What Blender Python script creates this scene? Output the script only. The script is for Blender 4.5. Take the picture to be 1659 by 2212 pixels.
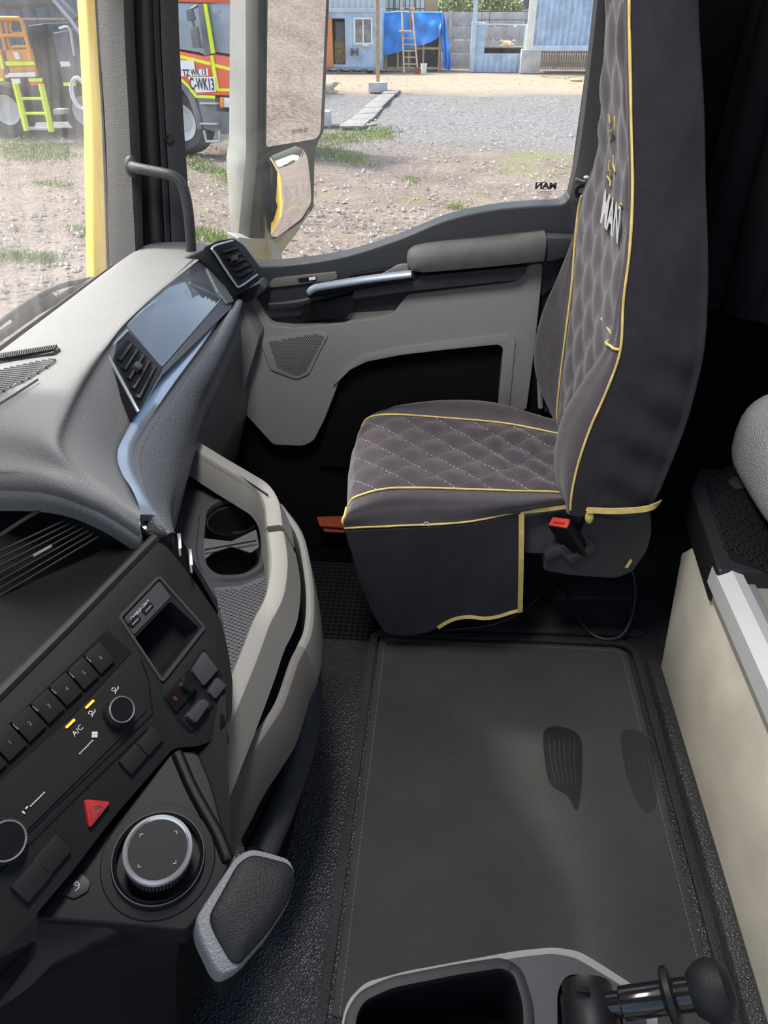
import bpy, bmesh, math, random
from mathutils import Vector, Matrix
random.seed(7)
for o in list(bpy.data.objects): bpy.data.objects.remove(o, do_unlink=True)
SC = bpy.context.scene
COL = SC.collection

# ---------------------------------------------------------------- camera
# x = towards the rear of the truck, y = across to the passenger door, z = up (cab floor at 0)
FPX, CX, CY, EYE = 1560.0, 829.5, 1106.0, 1.40
PITCH, YAW = math.radians(35.0), math.radians(5.0)
cd = bpy.data.cameras.new('camera'); cam = bpy.data.objects.new('camera', cd); COL.objects.link(cam)
cd.sensor_fit = 'VERTICAL'; cd.sensor_height = 36.0; cd.lens = 36.0*FPX/2212.0
cd.clip_start = 0.02; cd.clip_end = 400
cam.location = (0, 0, EYE); cam.rotation_euler = (math.pi/2-PITCH, 0, YAW)
SC.camera = cam

# ---------------------------------------------------------------- light
SUN_DIR = Vector((-0.62, 0.25, 0.745)).normalized()      # towards the sun
W = bpy.data.worlds.new('sky'); SC.world = W; W.use_nodes = True
wn = W.node_tree.nodes; wl = W.node_tree.links
sky = wn.new('ShaderNodeTexSky'); sky.sky_type = 'NISHITA'; sky.sun_disc = False
sky.sun_elevation = math.asin(SUN_DIR.z); sky.sun_rotation = math.atan2(SUN_DIR.x, SUN_DIR.y)
sky.dust_density = 4.0; sky.air_density = 1.0; sky.ozone_density = 1.0
wl.new(sky.outputs[0], wn['Background'].inputs[0]); wn['Background'].inputs[1].default_value = 0.42
sd = bpy.data.lights.new('sun', 'SUN'); sd.energy = 5.0; sd.angle = math.radians(5.0); sd.color = (1.0, .95, .87)
sun = bpy.data.objects.new('sun', sd); COL.objects.link(sun)
sun.rotation_euler = SUN_DIR.to_track_quat('Z', 'Y').to_euler()
sun.location = (-6, -3, 9)
SC.view_settings.view_transform = 'Standard'; SC.view_settings.look = 'None'
SC.view_settings.gamma = 1.0; SC.view_settings.use_curve_mapping = False
SC.view_settings.exposure = 0.15

# ---------------------------------------------------------------- measuring helpers
def V(*a): return Vector(a[0]) if len(a) == 1 else Vector(a)
_h = V(-math.sin(YAW), math.cos(YAW), 0); _R = V(math.cos(YAW), math.sin(YAW), 0)
_D = _h*math.cos(PITCH)+V(0, 0, -math.sin(PITCH)); _U = _h*math.sin(PITCH)+V(0, 0, math.cos(PITCH))
EYEP = V(0, 0, EYE)
def ray(px, py): return _D+_R*((px-CX)/FPX)-_U*((py-CY)/FPX)
def at(px, py, x=None, y=None, z=None):
    r = ray(px, py)
    t = x/r.x if x is not None else (y/r.y if y is not None else (z-EYE)/r.z)
    return EYEP+r*t
def atp(px, py, P, n):
    r = ray(px, py); return EYEP+r*((P-EYEP).dot(n)/r.dot(n))
class Frame:
    """a flat working face: P on it, u along it, n out of it"""
    def __init__(s, P, u, n):
        s.P = V(P); s.n = V(n).normalized(); s.u = V(u); s.u = (s.u-s.n*s.u.dot(s.n)).normalized(); s.v = s.n.cross(s.u)
    def pt(s, a, b, h=0): return s.P+s.u*a+s.v*b+s.n*h
    def px(s, px, py, h=0): return atp(px, py, s.P+s.n*h, s.n)
    def ab(s, px, py): d = s.px(px, py)-s.P; return d.dot(s.u), d.dot(s.v)
    def shift(s, h): return Frame(s.P+s.n*h, s.u, s.n)

def crom(P, n=6, closed=False):
    P = [V(p) for p in P]; out = []; m = len(P); rng = m if closed else m-1
    for i in range(rng):
        if closed: a, b, c, d = P[(i-1) % m], P[i], P[(i+1) % m], P[(i+2) % m]
        else: b, c = P[i], P[i+1]; a = P[i-1] if i else b*2-c; d = P[i+2] if i+2 < m else c*2-b
        for k in range(n):
            t = k/n
            out.append(.5*((2*b)+(c-a)*t+(2*a-5*b+4*c-d)*t*t+(3*b-a-3*c+d)*t**3))
    if not closed: out.append(P[-1])
    return out
def rnd(poly, r, n=4):
    out = []; m = len(poly); rr = r if isinstance(r, (list, tuple)) else [r]*m
    for i in range(m):
        p = V(poly[i]); a = V(poly[i-1])-p; b = V(poly[(i+1) % m])-p; r = rr[i]
        la, lb = a.length, b.length
        k = min(r, la*.48, lb*.48)
        if k < 1e-6: out.append(p); continue
        A, B = p+a/la*k, p+b/lb*k
        for j in range(n+1):
            t = j/n; out.append(A*(1-t)**2+p*2*t*(1-t)+B*t*t)
    return out

# ---------------------------------------------------------------- mesh helpers
def finish(name, me, m, parent=None, smooth=40):
    if isinstance(m, (list, tuple)):
        for k in m: me.materials.append(MAT[k])
    elif m: me.materials.append(MAT[m])
    if smooth is None:
        pass
    else:
        for p in me.polygons: p.use_smooth = True
        me.set_sharp_from_angle(angle=math.radians(smooth))
    o = bpy.data.objects.new(name, me); COL.objects.link(o)
    if parent is not None:
        o.parent = parent
        if parent.type == 'EMPTY': o.location = -parent.location
    return o
def bm_obj(name, bm, m, parent=None, smooth=40, recalc=True):
    if recalc: bmesh.ops.recalc_face_normals(bm, faces=bm.faces[:])
    me = bpy.data.meshes.new(name); bm.to_mesh(me); bm.free()
    return finish(name, me, m, parent, smooth)
def raw(name, vs, fs, m, parent=None, smooth=40):
    bm = bmesh.new(); bv = [bm.verts.new(v) for v in vs]
    for f in fs:
        try: bm.faces.new([bv[i] for i in f])
        except ValueError: pass
    return bm_obj(name, bm, m, parent, smooth)
def do_bevel(bm, w, seg=2, ang=28):
    if w <= 0: return
    bmesh.ops.recalc_face_normals(bm, faces=bm.faces[:])
    es = [e for e in bm.edges if len(e.link_faces) == 2 and e.calc_face_angle(0) > math.radians(ang)]
    if es: bmesh.ops.bevel(bm, geom=es, offset=w, segments=seg, affect='EDGES', profile=.6, clamp_overlap=True)
def add_prism(bm, poly, vec, top=None):
    poly = [V(p) for p in poly]; vec = V(vec)
    a = [bm.verts.new(p) for p in poly]; b = [bm.verts.new((V(top[i]) if top else poly[i])+vec) for i in range(len(poly))]
    n = len(poly); bm.faces.new(a); bm.faces.new(b[::-1])
    for i in range(n): bm.faces.new([a[i], b[i], b[(i+1) % n], a[(i+1) % n]])
def prism(name, poly, vec, m, parent=None, bev=.003, seg=2, smooth=40):
    bm = bmesh.new(); add_prism(bm, poly, vec); do_bevel(bm, bev, seg)
    return bm_obj(name, bm, m, parent, smooth)
def plate(name, outer, holes, vec, m, parent=None, bev=0.0, m_in=None):
    """flat plate, outer edge turned down along vec, with real wells: holes = [(loop, depth vector)]"""
    vec = V(vec); bm = bmesh.new(); es = []; loops = []
    for lp in [outer]+[h[0] for h in holes]:
        vs = [bm.verts.new(p) for p in lp]; loops.append(vs)
        es += [bm.edges.new((vs[i], vs[(i+1) % len(vs)])) for i in range(len(vs))]
    bmesh.ops.triangle_fill(bm, use_beauty=True, edges=es, normal=-vec)
    low = [bm.verts.new(v.co+vec) for v in loops[0]]; n = len(low)
    for i in range(n): bm.faces.new([loops[0][i], loops[0][(i+1) % n], low[(i+1) % n], low[i]])
    for (lp, dv), vs in zip(holes, loops[1:]):
        c = sum((v.co for v in vs), V(0, 0, 0))/len(vs); bt = [bm.verts.new(c+(v.co-c)*.94+V(dv)) for v in vs]; k = len(bt)
        for i in range(k): f = bm.faces.new([vs[i], vs[(i+1) % k], bt[(i+1) % k], bt[i]]); f.material_index = 1 if m_in else 0
        f = bm.faces.new(bt); f.material_index = 1 if m_in else 0
    if not holes or True: do_bevel(bm, bev, 2, 55)
    return bm_obj(name, bm, [m, m_in] if m_in else m, parent, 40, False)
def add_box(bm, c, hx, hy, hz):
    c, hx, hy, hz = V(c), V(hx), V(hy), V(hz)
    vs = [bm.verts.new(c+hx*i+hy*j+hz*k) for i in (-1, 1) for j in (-1, 1) for k in (-1, 1)]
    for f in ((0, 1, 3, 2), (4, 6, 7, 5), (0, 4, 5, 1), (2, 3, 7, 6), (0, 2, 6, 4), (1, 5, 7, 3)): bm.faces.new([vs[i] for i in f])
def obox(name, c, hx, hy, hz, m, parent=None, bev=.002, seg=2):
    bm = bmesh.new(); add_box(bm, c, hx, hy, hz); do_bevel(bm, bev, seg)
    return bm_obj(name, bm, m, parent)
def box(name, lo, hi, m, parent=None, bev=.002, seg=2):
    lo, hi = V(lo), V(hi); h = (hi-lo)/2
    return obox(name, (lo+hi)/2, (h.x, 0, 0), (0, h.y, 0), (0, 0, h.z), m, parent, bev, seg)
def frames(path, up=None, closed=False):
    n = len(path); T = []
    for i in range(n):
        a = path[i-1] if (i or closed) else path[i]; b = path[(i+1) % n] if (i < n-1 or closed) else path[i]
        T.append((b-a).normalized())
    F = []
    if up is not None:
        up = V(up)
        for t in T:
            s = t.cross(up)
            s = s.normalized() if s.length > 1e-6 else V(1, 0, 0)
            F.append((s, s.cross(t).normalized()))
    else:
        s = T[0].orthogonal().normalized(); F.append((s, T[0].cross(s)))
        for i in range(1, n):
            q = T[i-1].rotation_difference(T[i]); s = q @ F[-1][0]; s = (s-T[i]*s.dot(T[i])).normalized(); F.append((s, T[i].cross(s)))
    return F
def add_sweep(bm, path, prof, up=None, closed=False, cap=True, scale=None):
    path = [V(p) for p in path]; F = frames(path, up, closed); n = len(path); m = len(prof)
    R = []
    for i in range(n):
        s, u = F[i]; k = scale[i] if scale else 1
        R.append([bm.verts.new(path[i]+s*(a*k)+u*(b*k)) for a, b in prof])
    for i in range(n if closed else n-1):
        A, B = R[i], R[(i+1) % n]
        for j in range(m): bm.faces.new([A[j], A[(j+1) % m], B[(j+1) % m], B[j]])
    if cap and not closed: bm.faces.new(R[0][::-1]); bm.faces.new(R[-1])
def sweep(name, path, prof, m, parent=None, up=(0, 0, 1), closed=False, bev=0, scale=None, smooth=40):
    bm = bmesh.new(); add_sweep(bm, path, prof, up, closed, True, scale); do_bevel(bm, bev)
    return bm_obj(name, bm, m, parent, smooth)
def circ(r, n=8): return [(r*math.cos(2*math.pi*i/n), r*math.sin(2*math.pi*i/n)) for i in range(n)]
def tube(name, path, r, m, parent=None, n=8, closed=False, scale=None):
    return sweep(name, path, circ(r, n), m, parent, None, closed, 0, scale, 60)
def add_lathe(bm, c, axis, prof, n=24):
    c = V(c); ax = V(axis).normalized(); s = ax.orthogonal().normalized(); t = ax.cross(s); R = []
    for r, h in prof:
        if r < 1e-6: R.append([bm.verts.new(c+ax*h)])
        else: R.append([bm.verts.new(c+ax*h+(s*math.cos(2*math.pi*i/n)+t*math.sin(2*math.pi*i/n))*r) for i in range(n)])
    for A, B in zip(R, R[1:]):
        for i in range(n):
            j = (i+1) % n
            if len(A) == 1 and len(B) == 1: continue
            if len(A) == 1: bm.faces.new([A[0], B[j], B[i]])
            elif len(B) == 1: bm.faces.new([A[i], A[j], B[0]])
            else: bm.faces.new([A[i], A[j], B[j], B[i]])
def lathe(name, c, axis, prof, m, parent=None, n=24, smooth=35):
    bm = bmesh.new(); add_lathe(bm, c, axis, prof, n); return bm_obj(name, bm, m, parent, smooth)
def loft(name, rings, m, parent=None, closed=True, cap=True, smooth=50, bev=0):
    bm = bmesh.new(); R = [[bm.verts.new(p) for p in r] for r in rings]; k = len(R[0])
    for A, B in zip(R, R[1:]):
        for j in range(k if closed else k-1): bm.faces.new([A[j], A[(j+1) % k], B[(j+1) % k], B[j]])
    if cap and closed: bm.faces.new(R[0][::-1]); bm.faces.new(R[-1])
    do_bevel(bm, bev)
    return bm_obj(name, bm, m, parent, smooth)
def sheet(name, rows, m, parent=None, thick=0.0, smooth=60, off=None):
    """grid of points; with thickness it becomes a closed shell (back moved along off or the local normal)"""
    bm = bmesh.new(); nr, nc = len(rows), len(rows[0])
    G = [[bm.verts.new(p) for p in r] for r in rows]
    for i in range(nr-1):
        for j in range(nc-1): bm.faces.new([G[i][j], G[i][j+1], G[i+1][j+1], G[i+1][j]])
    if thick:
        N = []
        for i in range(nr):
            r = []
            for j in range(nc):
                a = V(rows[min(i+1, nr-1)][j])-V(rows[max(i-1, 0)][j]); b = V(rows[i][min(j+1, nc-1)])-V(rows[i][max(j-1, 0)])
                r.append(V(off) if off else a.cross(b).normalized())
            N.append(r)
        H = [[bm.verts.new(V(rows[i][j])+N[i][j]*thick) for j in range(nc)] for i in range(nr)]
        for i in range(nr-1):
            for j in range(nc-1): bm.faces.new([H[i][j], H[i+1][j], H[i+1][j+1], H[i][j+1]])
        for i in range(nr-1):
            for j in (0, nc-1): bm.faces.new([G[i][j], G[i+1][j], H[i+1][j], H[i][j]])
        for j in range(nc-1):
            for i in (0, nr-1): bm.faces.new([G[i][j], G[i][j+1], H[i][j+1], H[i][j]])
    return bm_obj(name, bm, m, parent, smooth)
def grid_crom(rows, n=5, m=5):
    a = [crom(r, m) for r in rows]
    cols = [crom([r[j] for r in a], n) for j in range(len(a[0]))]
    return [[cols[j][i] for j in range(len(cols))] for i in range(len(cols[0]))]
def ellipsoid(name, c, ax, m, parent=None, nu=16, nv=10):
    c = V(c); X, Y, Z = [V(a) for a in ax]; rings = []
    bm = bmesh.new(); top = bm.verts.new(c+Z); bot = bm.verts.new(c-Z); R = []
    for i in range(1, nv):
        th = math.pi*i/nv
        R.append([bm.verts.new(c+Z*math.cos(th)+(X*math.cos(2*math.pi*j/nu)+Y*math.sin(2*math.pi*j/nu))*math.sin(th)) for j in range(nu)])
    for j in range(nu):
        k = (j+1) % nu
        bm.faces.new([top, R[0][j], R[0][k]]); bm.faces.new([bot, R[-1][k], R[-1][j]])
        for A, B in zip(R, R[1:]): bm.faces.new([A[j], B[j], B[k], A[k]])
    return bm_obj(name, bm, m, parent, 80)
def text_pts(s, size=1.0, bold=0.0):
    cu = bpy.data.curves.new('t', 'FONT'); cu.body = s; cu.size = size; cu.align_x = 'CENTER'; cu.align_y = 'CENTER'; cu.offset = bold
    cu.resolution_u = 3
    o = bpy.data.objects.new('t', cu); COL.objects.link(o)
    dg = bpy.context.evaluated_depsgraph_get(); me = bpy.data.meshes.new_from_object(o.evaluated_get(dg))
    vs = [v.co.copy() for v in me.vertices]; fs = [tuple(p.vertices) for p in me.polygons]
    bpy.data.objects.remove(o); bpy.data.curves.remove(cu); bpy.data.meshes.remove(me)
    return vs, fs
def text(name, s, P, u, v, size, m, parent=None, bold=0.0, sx=1.0):
    vs, fs = text_pts(s, size, bold); u = V(u).normalized(); v = V(v).normalized(); P = V(P)
    me = bpy.data.meshes.new(name); me.from_pydata([P+u*(q.x*sx)+v*q.y for q in vs], [], fs)
    return finish(name, me, m, parent, None)

# ---------------------------------------------------------------- naming helpers
def tag(o, label=None, cat=None, group=None, kind=None):
    if label: o['label'] = label
    if cat: o['category'] = cat
    if group: o['group'] = group
    if kind: o['kind'] = kind
    return o
def thing(name, label, cat, loc, group=None):
    e = bpy.data.objects.new(name, None); COL.objects.link(e); e.location = loc; e.empty_display_size = .05
    return tag(e, label, cat, group)
def struct(name, loc):
    e = bpy.data.objects.new(name, None); COL.objects.link(e); e.location = loc; e.empty_display_size = .05
    e['kind'] = 'structure'; return e
def piece(name, me, parent):
    o = bpy.data.objects.new(name, me); COL.objects.link(o); o.parent = parent
    if parent.type == 'EMPTY': o.location = -parent.location
    return o

# ---------------------------------------------------------------- materials
MAT = {}
def mat(name, col, rough=.5, spec=.5, metal=0.0, bump=None, var=0.0, vs=8.0, col2=None, vdet=4.0, sheen=0.0, coat=0.0, emit=None, bump2=None, ramp=(.35, .65)):
    m = bpy.data.materials.new(name); m.use_nodes = True; MAT[name] = m
    n = m.node_tree.nodes; l = m.node_tree.links; b = n['Principled BSDF']
    b.inputs['Base Color'].default_value = (*col, 1); b.inputs['Roughness'].default_value = rough; b.inputs['Metallic'].default_value = metal
    b.inputs['Specular IOR Level'].default_value = spec
    b.inputs['Sheen Weight'].default_value = sheen; b.inputs['Coat Weight'].default_value = coat
    tc = n.new('ShaderNodeTexCoord')
    if emit:
        b.inputs['Emission Color'].default_value = (*emit[0], 1); b.inputs['Emission Strength'].default_value = emit[1]
    if var or col2:
        t = n.new('ShaderNodeTexNoise'); t.inputs['Scale'].default_value = vs; t.inputs['Detail'].default_value = vdet; l.new(tc.outputs['Object'], t.inputs['Vector'])
        r = n.new('ShaderNodeValToRGB'); l.new(t.outputs['Fac'], r.inputs[0])
        r.color_ramp.elements[0].position = ramp[0]; r.color_ramp.elements[1].position = ramp[1]
        if col2: r.color_ramp.elements[0].color = (*col, 1); r.color_ramp.elements[1].color = (*col2, 1)
        else:
            r.color_ramp.elements[0].color = (*[c*(1-var) for c in col], 1); r.color_ramp.elements[1].color = (*[min(1, c*(1+var)) for c in col], 1)
        l.new(r.outputs[0], b.inputs['Base Color'])
    nrm = None
    for bp in (bump, bump2):
        if not bp: continue
        kind, sc, dist = bp[:3]
        if kind == 'vor': t = n.new('ShaderNodeTexVoronoi'); t.inputs['Scale'].default_value = sc; out = t.outputs['Distance']
        elif kind == 'noise': t = n.new('ShaderNodeTexNoise'); t.inputs['Scale'].default_value = sc; t.inputs['Detail'].default_value = 5; out = t.outputs['Fac']
        elif kind == 'wave':
            t = n.new('ShaderNodeTexWave'); t.inputs['Scale'].default_value = sc; t.bands_direction = bp[3] if len(bp) > 3 else 'DIAGONAL'; out = t.outputs['Fac']
        elif kind == 'brick':
            t = n.new('ShaderNodeTexBrick'); t.inputs['Scale'].default_value = sc; t.inputs['Mortar Size'].default_value = .03; out = t.outputs['Fac']
        l.new(tc.outputs['Object'], t.inputs['Vector'])
        bn = n.new('ShaderNodeBump'); bn.inputs['Distance'].default_value = dist; bn.inputs['Strength'].default_value = 1.0
        l.new(out, bn.inputs['Height'])
        if nrm: l.new(nrm, bn.inputs['Normal'])
        nrm = bn.outputs[0]
    if nrm: l.new(nrm, b.inputs['Normal'])
    return m
# cab
mat('dash_grey', (.165, .166, .17), .55, .4, bump=('vor', 700, .0006))
mat('dash_low', (.20, .195, .185), .55, .4, bump=('vor', 900, .0003))
mat('dash_leather', (.088, .093, .104), .42, .5, bump=('vor', 420, .0012))
mat('soft_black', (.012, .0124, .0135), .55, .3, bump=('vor', 600, .0004))
mat('black_plastic', (.009, .009, .0105), .5, .3, bump=('noise', 900, .0001))
mat('console_black', (.014, .014, .0143), .55, .3, bump=('noise', 1200, .0001))
mat('deep_black', (.006, .006, .007), .7, .2, bump=('noise', 300, .0003))
mat('gloss_black', (.01, .01, .011), .12, .5)
mat('gloss_panel', (.09, .10, .12), .06, .6, coat=.6)
mat('silver', (.36, .41, .48), .34, .6, metal=.55)
mat('chrome', (.72, .72, .74), .25, .6, metal=.8)
mat('door_grey', (.27, .257, .24), .6, .35, bump=('vor', 900, .0003))
mat('door_dark', (.035, .037, .042), .5, .4, bump=('vor', 500, .0006))
mat('carpet_black', (.008, .008, .009), .95, .1, bump=('noise', 500, .002))
mat('armrest_vinyl', (.075, .078, .074), .6, .4, bump=('vor', 700, .0005), var=.12, vs=30)
mat('pillar_grey', (.10, .098, .096), .62, .35, bump=('vor', 420, .0009))
mat('pillar_dark', (.035, .036, .04), .5, .4, bump=('vor', 420, .0006))
mat('rubber', (.014, .014, .016), .55, .4, bump=('noise', 400, .0003))
mat('rail_ring', (.1, .1, .11), .6, .3)
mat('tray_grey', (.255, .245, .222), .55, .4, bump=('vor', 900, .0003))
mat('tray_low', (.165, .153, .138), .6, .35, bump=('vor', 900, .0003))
mat('tray_mat', (.10, .10, .108), .6, .4)
mat('floor_vinyl', (.034, .035, .038), .33, .5, bump=('vor', 230, .0022), var=.15, vs=6)
mat('floor_edge', (.03, .03, .031), .6, .3, bump=('vor', 260, .0015), var=.2, vs=8)
mat('mat_rubber', (.042, .041, .041), .62, .35, bump=('wave', 150, .0007), col2=(.062, .060, .058), vs=5, vdet=9, ramp=(.3, .75))
mat('fabric', (.080, .070, .077), .95, .2, bump=('noise', 650, .0012), sheen=.35, var=.07, vs=40)
mat('fabric_quilt', (.064, .050, .060), .95, .2, bump=('noise', 900, .0007), sheen=.4, var=.05, vs=40)
mat('fabric_dark', (.030, .028, .034), .95, .15, bump=('noise', 650, .001), sheen=.15, var=.1, vs=30)  # darker fabric copy; on the backrest side it stands for shade
mat('piping_yellow', (.74, .56, .19), .7, .3, var=.1, vs=60)
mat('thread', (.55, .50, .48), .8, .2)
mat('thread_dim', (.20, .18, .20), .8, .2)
mat('thread_back', (.24, .22, .26), .8, .2)
mat('embroidery_white', (.75, .75, .75), .7, .3)
mat('red_button', (.75, .07, .045), .4, .5)
mat('hazard_red', (.45, .03, .03), .4, .5)
mat('print_white', (.62, .62, .62), .6, .3)
mat('print_dim', (.16, .16, .16), .6, .3)
mat('print_red', (.25, .03, .02), .6, .3)
mat('amber_led', (.9, .4, .02), .4, .3, emit=((1.0, .42, .03), 1.6))
mat('bunk_side', (.74, .69, .56), .7, .3, var=.10, vs=7, bump=('noise', 700, .0003), vdet=7)
mat('bunk_lip', (.36, .34, .30), .65, .3, bump=('vor', 900, .0004))
mat('alu', (.80, .81, .80), .38, .5, metal=.25)
mat('alu_grey', (.5, .5, .52), .4, .5, metal=.4)
mat('mesh_grey', (.42, .43, .43), .6, .5, bump=('vor', 330, .0025))
mat('mesh_dark', (.03, .032, .032), .6, .5, bump=('vor', 330, .0025))
mat('curtain', (.012, .012, .014), .9, .1, bump=('noise', 300, .001))
mat('cable', (.03, .03, .034), .4, .5)
mat('brick_orange', (.34, .07, .025), .7, .3, var=.2, vs=80)
mat('console_grey', (.27, .265, .25), .6, .4, bump=('noise', 800, .0002))
mat('console_mid', (.046, .047, .049), .5, .4, bump=('noise', 800, .0002))
mat('mirror_shell', (.27, .285, .29), .5, .4, bump=('noise', 400, .0003), var=.08, vs=14)
mat('mirror_dark', (.045, .055, .062), .45, .45)
mat('mirror_glass', (.92, .92, .92), .0, .5, metal=1)
mat('cab_yellow', (.85, .55, .06), .35, .5, var=.05, vs=6)
mat('roof_pale', (.5, .5, .49), .8, .2)
mat('fill_lamp_lens', (.9, .9, .88), .5, .3, emit=((1, .97, .93), 3.0))  # glowing face of the added fill lamp
mat('platform_black', (.006, .0062, .0075), .55, .2, bump=('noise', 900, .0001))
mat('tray_plastic', (.022, .022, .024), .35, .55, bump=('noise', 900, .0001))
mat('cushion_lit_edge', (.20, .205, .215), .5, .45, bump=('vor', 420, .0012))  # leather grain; lighter grey puts sunlight on the edge into the colour
mat('clip_metal', (.42, .42, .44), .3, .5, metal=1)
# yard
mat('blue_steel', (.42, .54, .67), .6, .3, var=.15, vs=2.5, vdet=8)
mat('blue_light', (.50, .60, .70), .6, .3, var=.12, vs=2, vdet=8)
mat('white_steel', (.78, .77, .72), .6, .3, var=.06, vs=3)
mat('orange_door', (.75, .24, .07), .5, .4)
mat('tarp', (.05, .30, .80), .45, .4, var=.18, vs=2.0, vdet=6)
mat('concrete', (.50, .48, .46), .9, .2, var=.15, vs=2.2, vdet=8, bump=('noise', 20, .01))
mat('wood', (.50, .33, .17), .8, .2, var=.2, vs=12)
mat('wood_pale', (.68, .48, .33), .8, .2, var=.2, vs=14)
mat('wood_grey', (.24, .235, .225), .85, .2, var=.2, vs=6)
mat('wood_yellow', (.66, .55, .26), .8, .2, var=.12, vs=6)
mat('window_pale', (.16, .18, .20), .15, .5, col2=(.4, .36, .3), vs=3.5)
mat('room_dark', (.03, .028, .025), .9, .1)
mat('osb', (.32, .22, .09), .9, .2, var=.35, vs=9)
mat('wire_dark', (.10, .10, .10), .6, .4)
mat('bucket', (.75, .73, .66), .5, .4)
mat('dog_fur', (.78, .56, .34), .95, .1, var=.2, vs=14)
mat('dog_pale', (.52, .44, .32), .95, .1, var=.15, vs=14)
mat('dark_machine', (.075, .08, .085), .6, .4, var=.4, vs=3)
mat('grey_machine', (.16, .17, .18), .6, .4, var=.2, vs=3)
mat('red_paint', (.82, .13, .06), .35, .5, var=.06, vs=2)
mat('orange_paint', (.80, .36, .08), .5, .4, var=.08, vs=2)
mat('hivis', (.80, .95, .02), .5, .4)
mat('sticker', (.85, .85, .85), .5, .4)
mat('ink', (.02, .02, .025), .6, .3)
mat('tyre', (.055, .052, .05), .9, .2, var=.2, vs=4)
mat('rim_pale', (.50, .51, .52), .5, .5)
mat('truck_glass', (.30, .36, .41), .08, .6)
mat('lamp_clear', (.7, .72, .75), .1, .6)
mat('lamp_orange', (.9, .25, .03), .3, .5)
mat('stone', (.33, .29, .26), .9, .2, var=.35, vs=3)
mat('grass_blade', (.16, .24, .06), .8, .2, col2=(.30, .34, .11), vs=.8)
mat('leaf', (.16, .20, .09), .9, .2, col2=(.30, .33, .18), vs=1.5)
mat('house_wall', (.62, .55, .42), .9, .2, var=.1, vs=.5)
mat('house_pink', (.55, .32, .27), .9, .2, var=.1, vs=.5)
mat('ibc_white', (.75, .74, .68), .5, .3, var=.08, vs=3)

def ground_mat():
    m = bpy.data.materials.new('gravel_ground'); m.use_nodes = True; MAT['gravel_ground'] = m
    n = m.node_tree.nodes; l = m.node_tree.links; b = n['Principled BSDF']; b.inputs['Roughness'].default_value = .95; b.inputs['Specular IOR Level'].default_value = .15
    tc = n.new('ShaderNodeTexCoord')
    def noise(s, d=6, off=(0, 0, 0)):
        mp = n.new('ShaderNodeMapping'); mp.inputs['Location'].default_value = off; l.new(tc.outputs['Object'], mp.inputs[0])
        t = n.new('ShaderNodeTexNoise'); t.inputs['Scale'].default_value = s; t.inputs['Detail'].default_value = d; t.inputs['Roughness'].default_value = .65; l.new(mp.outputs[0], t.inputs['Vector']); return t.outputs['Fac']
    def ramp(f, a, b_, ca=(0, 0, 0), cb=(1, 1, 1)):
        r = n.new('ShaderNodeValToRGB'); l.new(f, r.inputs[0]); e = r.color_ramp.elements
        e[0].position = a; e[1].position = b_; e[0].color = (*ca, 1); e[1].color = (*cb, 1); return r.outputs[0]
    def mix(f, a, b_):
        x = n.new('ShaderNodeMix'); x.data_type = 'RGBA'; l.new(f, x.inputs[0]); l.new(a, x.inputs[6]); l.new(b_, x.inputs[7]); return x.outputs[2]
    soil = ramp(noise(1.1), .35, .68, (.16, .122, .102), (.36, .285, .24))
    grit = ramp(noise(14, 8), .38, .66, (.09, .073, .062), (.38, .32, .27))
    c = n.new('ShaderNodeMix'); c.data_type = 'RGBA'; c.inputs[0].default_value = .5; l.new(soil, c.inputs[6]); l.new(grit, c.inputs[7]); c = c.outputs[2]
    gravel = ramp(noise(9, 8, (5, 2, 0)), .36, .66, (.12, .117, .117), (.30, .295, .295))
    sep = n.new('ShaderNodeSeparateXYZ'); l.new(tc.outputs['Object'], sep.inputs[0])
    def band(y0, y1, w):
        mr = n.new('ShaderNodeMapRange'); mr.inputs[1].default_value = y0-w; mr.inputs[2].default_value = y0+w; l.new(sep.outputs['Y'], mr.inputs[0])
        m2 = n.new('ShaderNodeMapRange'); m2.inputs[1].default_value = y1-w; m2.inputs[2].default_value = y1+w; m2.inputs[3].default_value = 1; m2.inputs[4].default_value = 0; l.new(sep.outputs['Y'], m2.inputs[0])
        x = n.new('ShaderNodeMath'); x.operation = 'MULTIPLY'; l.new(mr.outputs[0], x.inputs[0]); l.new(m2.outputs[0], x.inputs[1]); return x.outputs[0]
    def mul(a, b_):
        x = n.new('ShaderNodeMath'); x.operation = 'MULTIPLY'; l.new(a, x.inputs[0]); l.new(b_, x.inputs[1]); return x.outputs[0]
    c = mix(band(19.5, 32, 1.5), c, gravel)
    sand = ramp(noise(3, 6, (1, 9, 0)), .3, .7, (.34, .265, .19), (.46, .37, .28))
    c = mix(band(33, 43, 1.5), c, sand)
    grass = ramp(noise(6, 8, (3, 3, 3)), .35, .65, (.13, .15, .05), (.27, .28, .12))
    gm = ramp(noise(.42, 4, (7.3, 1.2, 0)), .58, .70)
    c = mix(mul(gm, band(4, 21, 1.5)), c, grass)
    l.new(c, b.inputs['Base Color'])
    bn = n.new('ShaderNodeBump'); bn.inputs['Distance'].default_value = .05; l.new(noise(14, 8), bn.inputs['Height']); l.new(bn.outputs[0], b.inputs['Normal'])
ground_mat()

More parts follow.
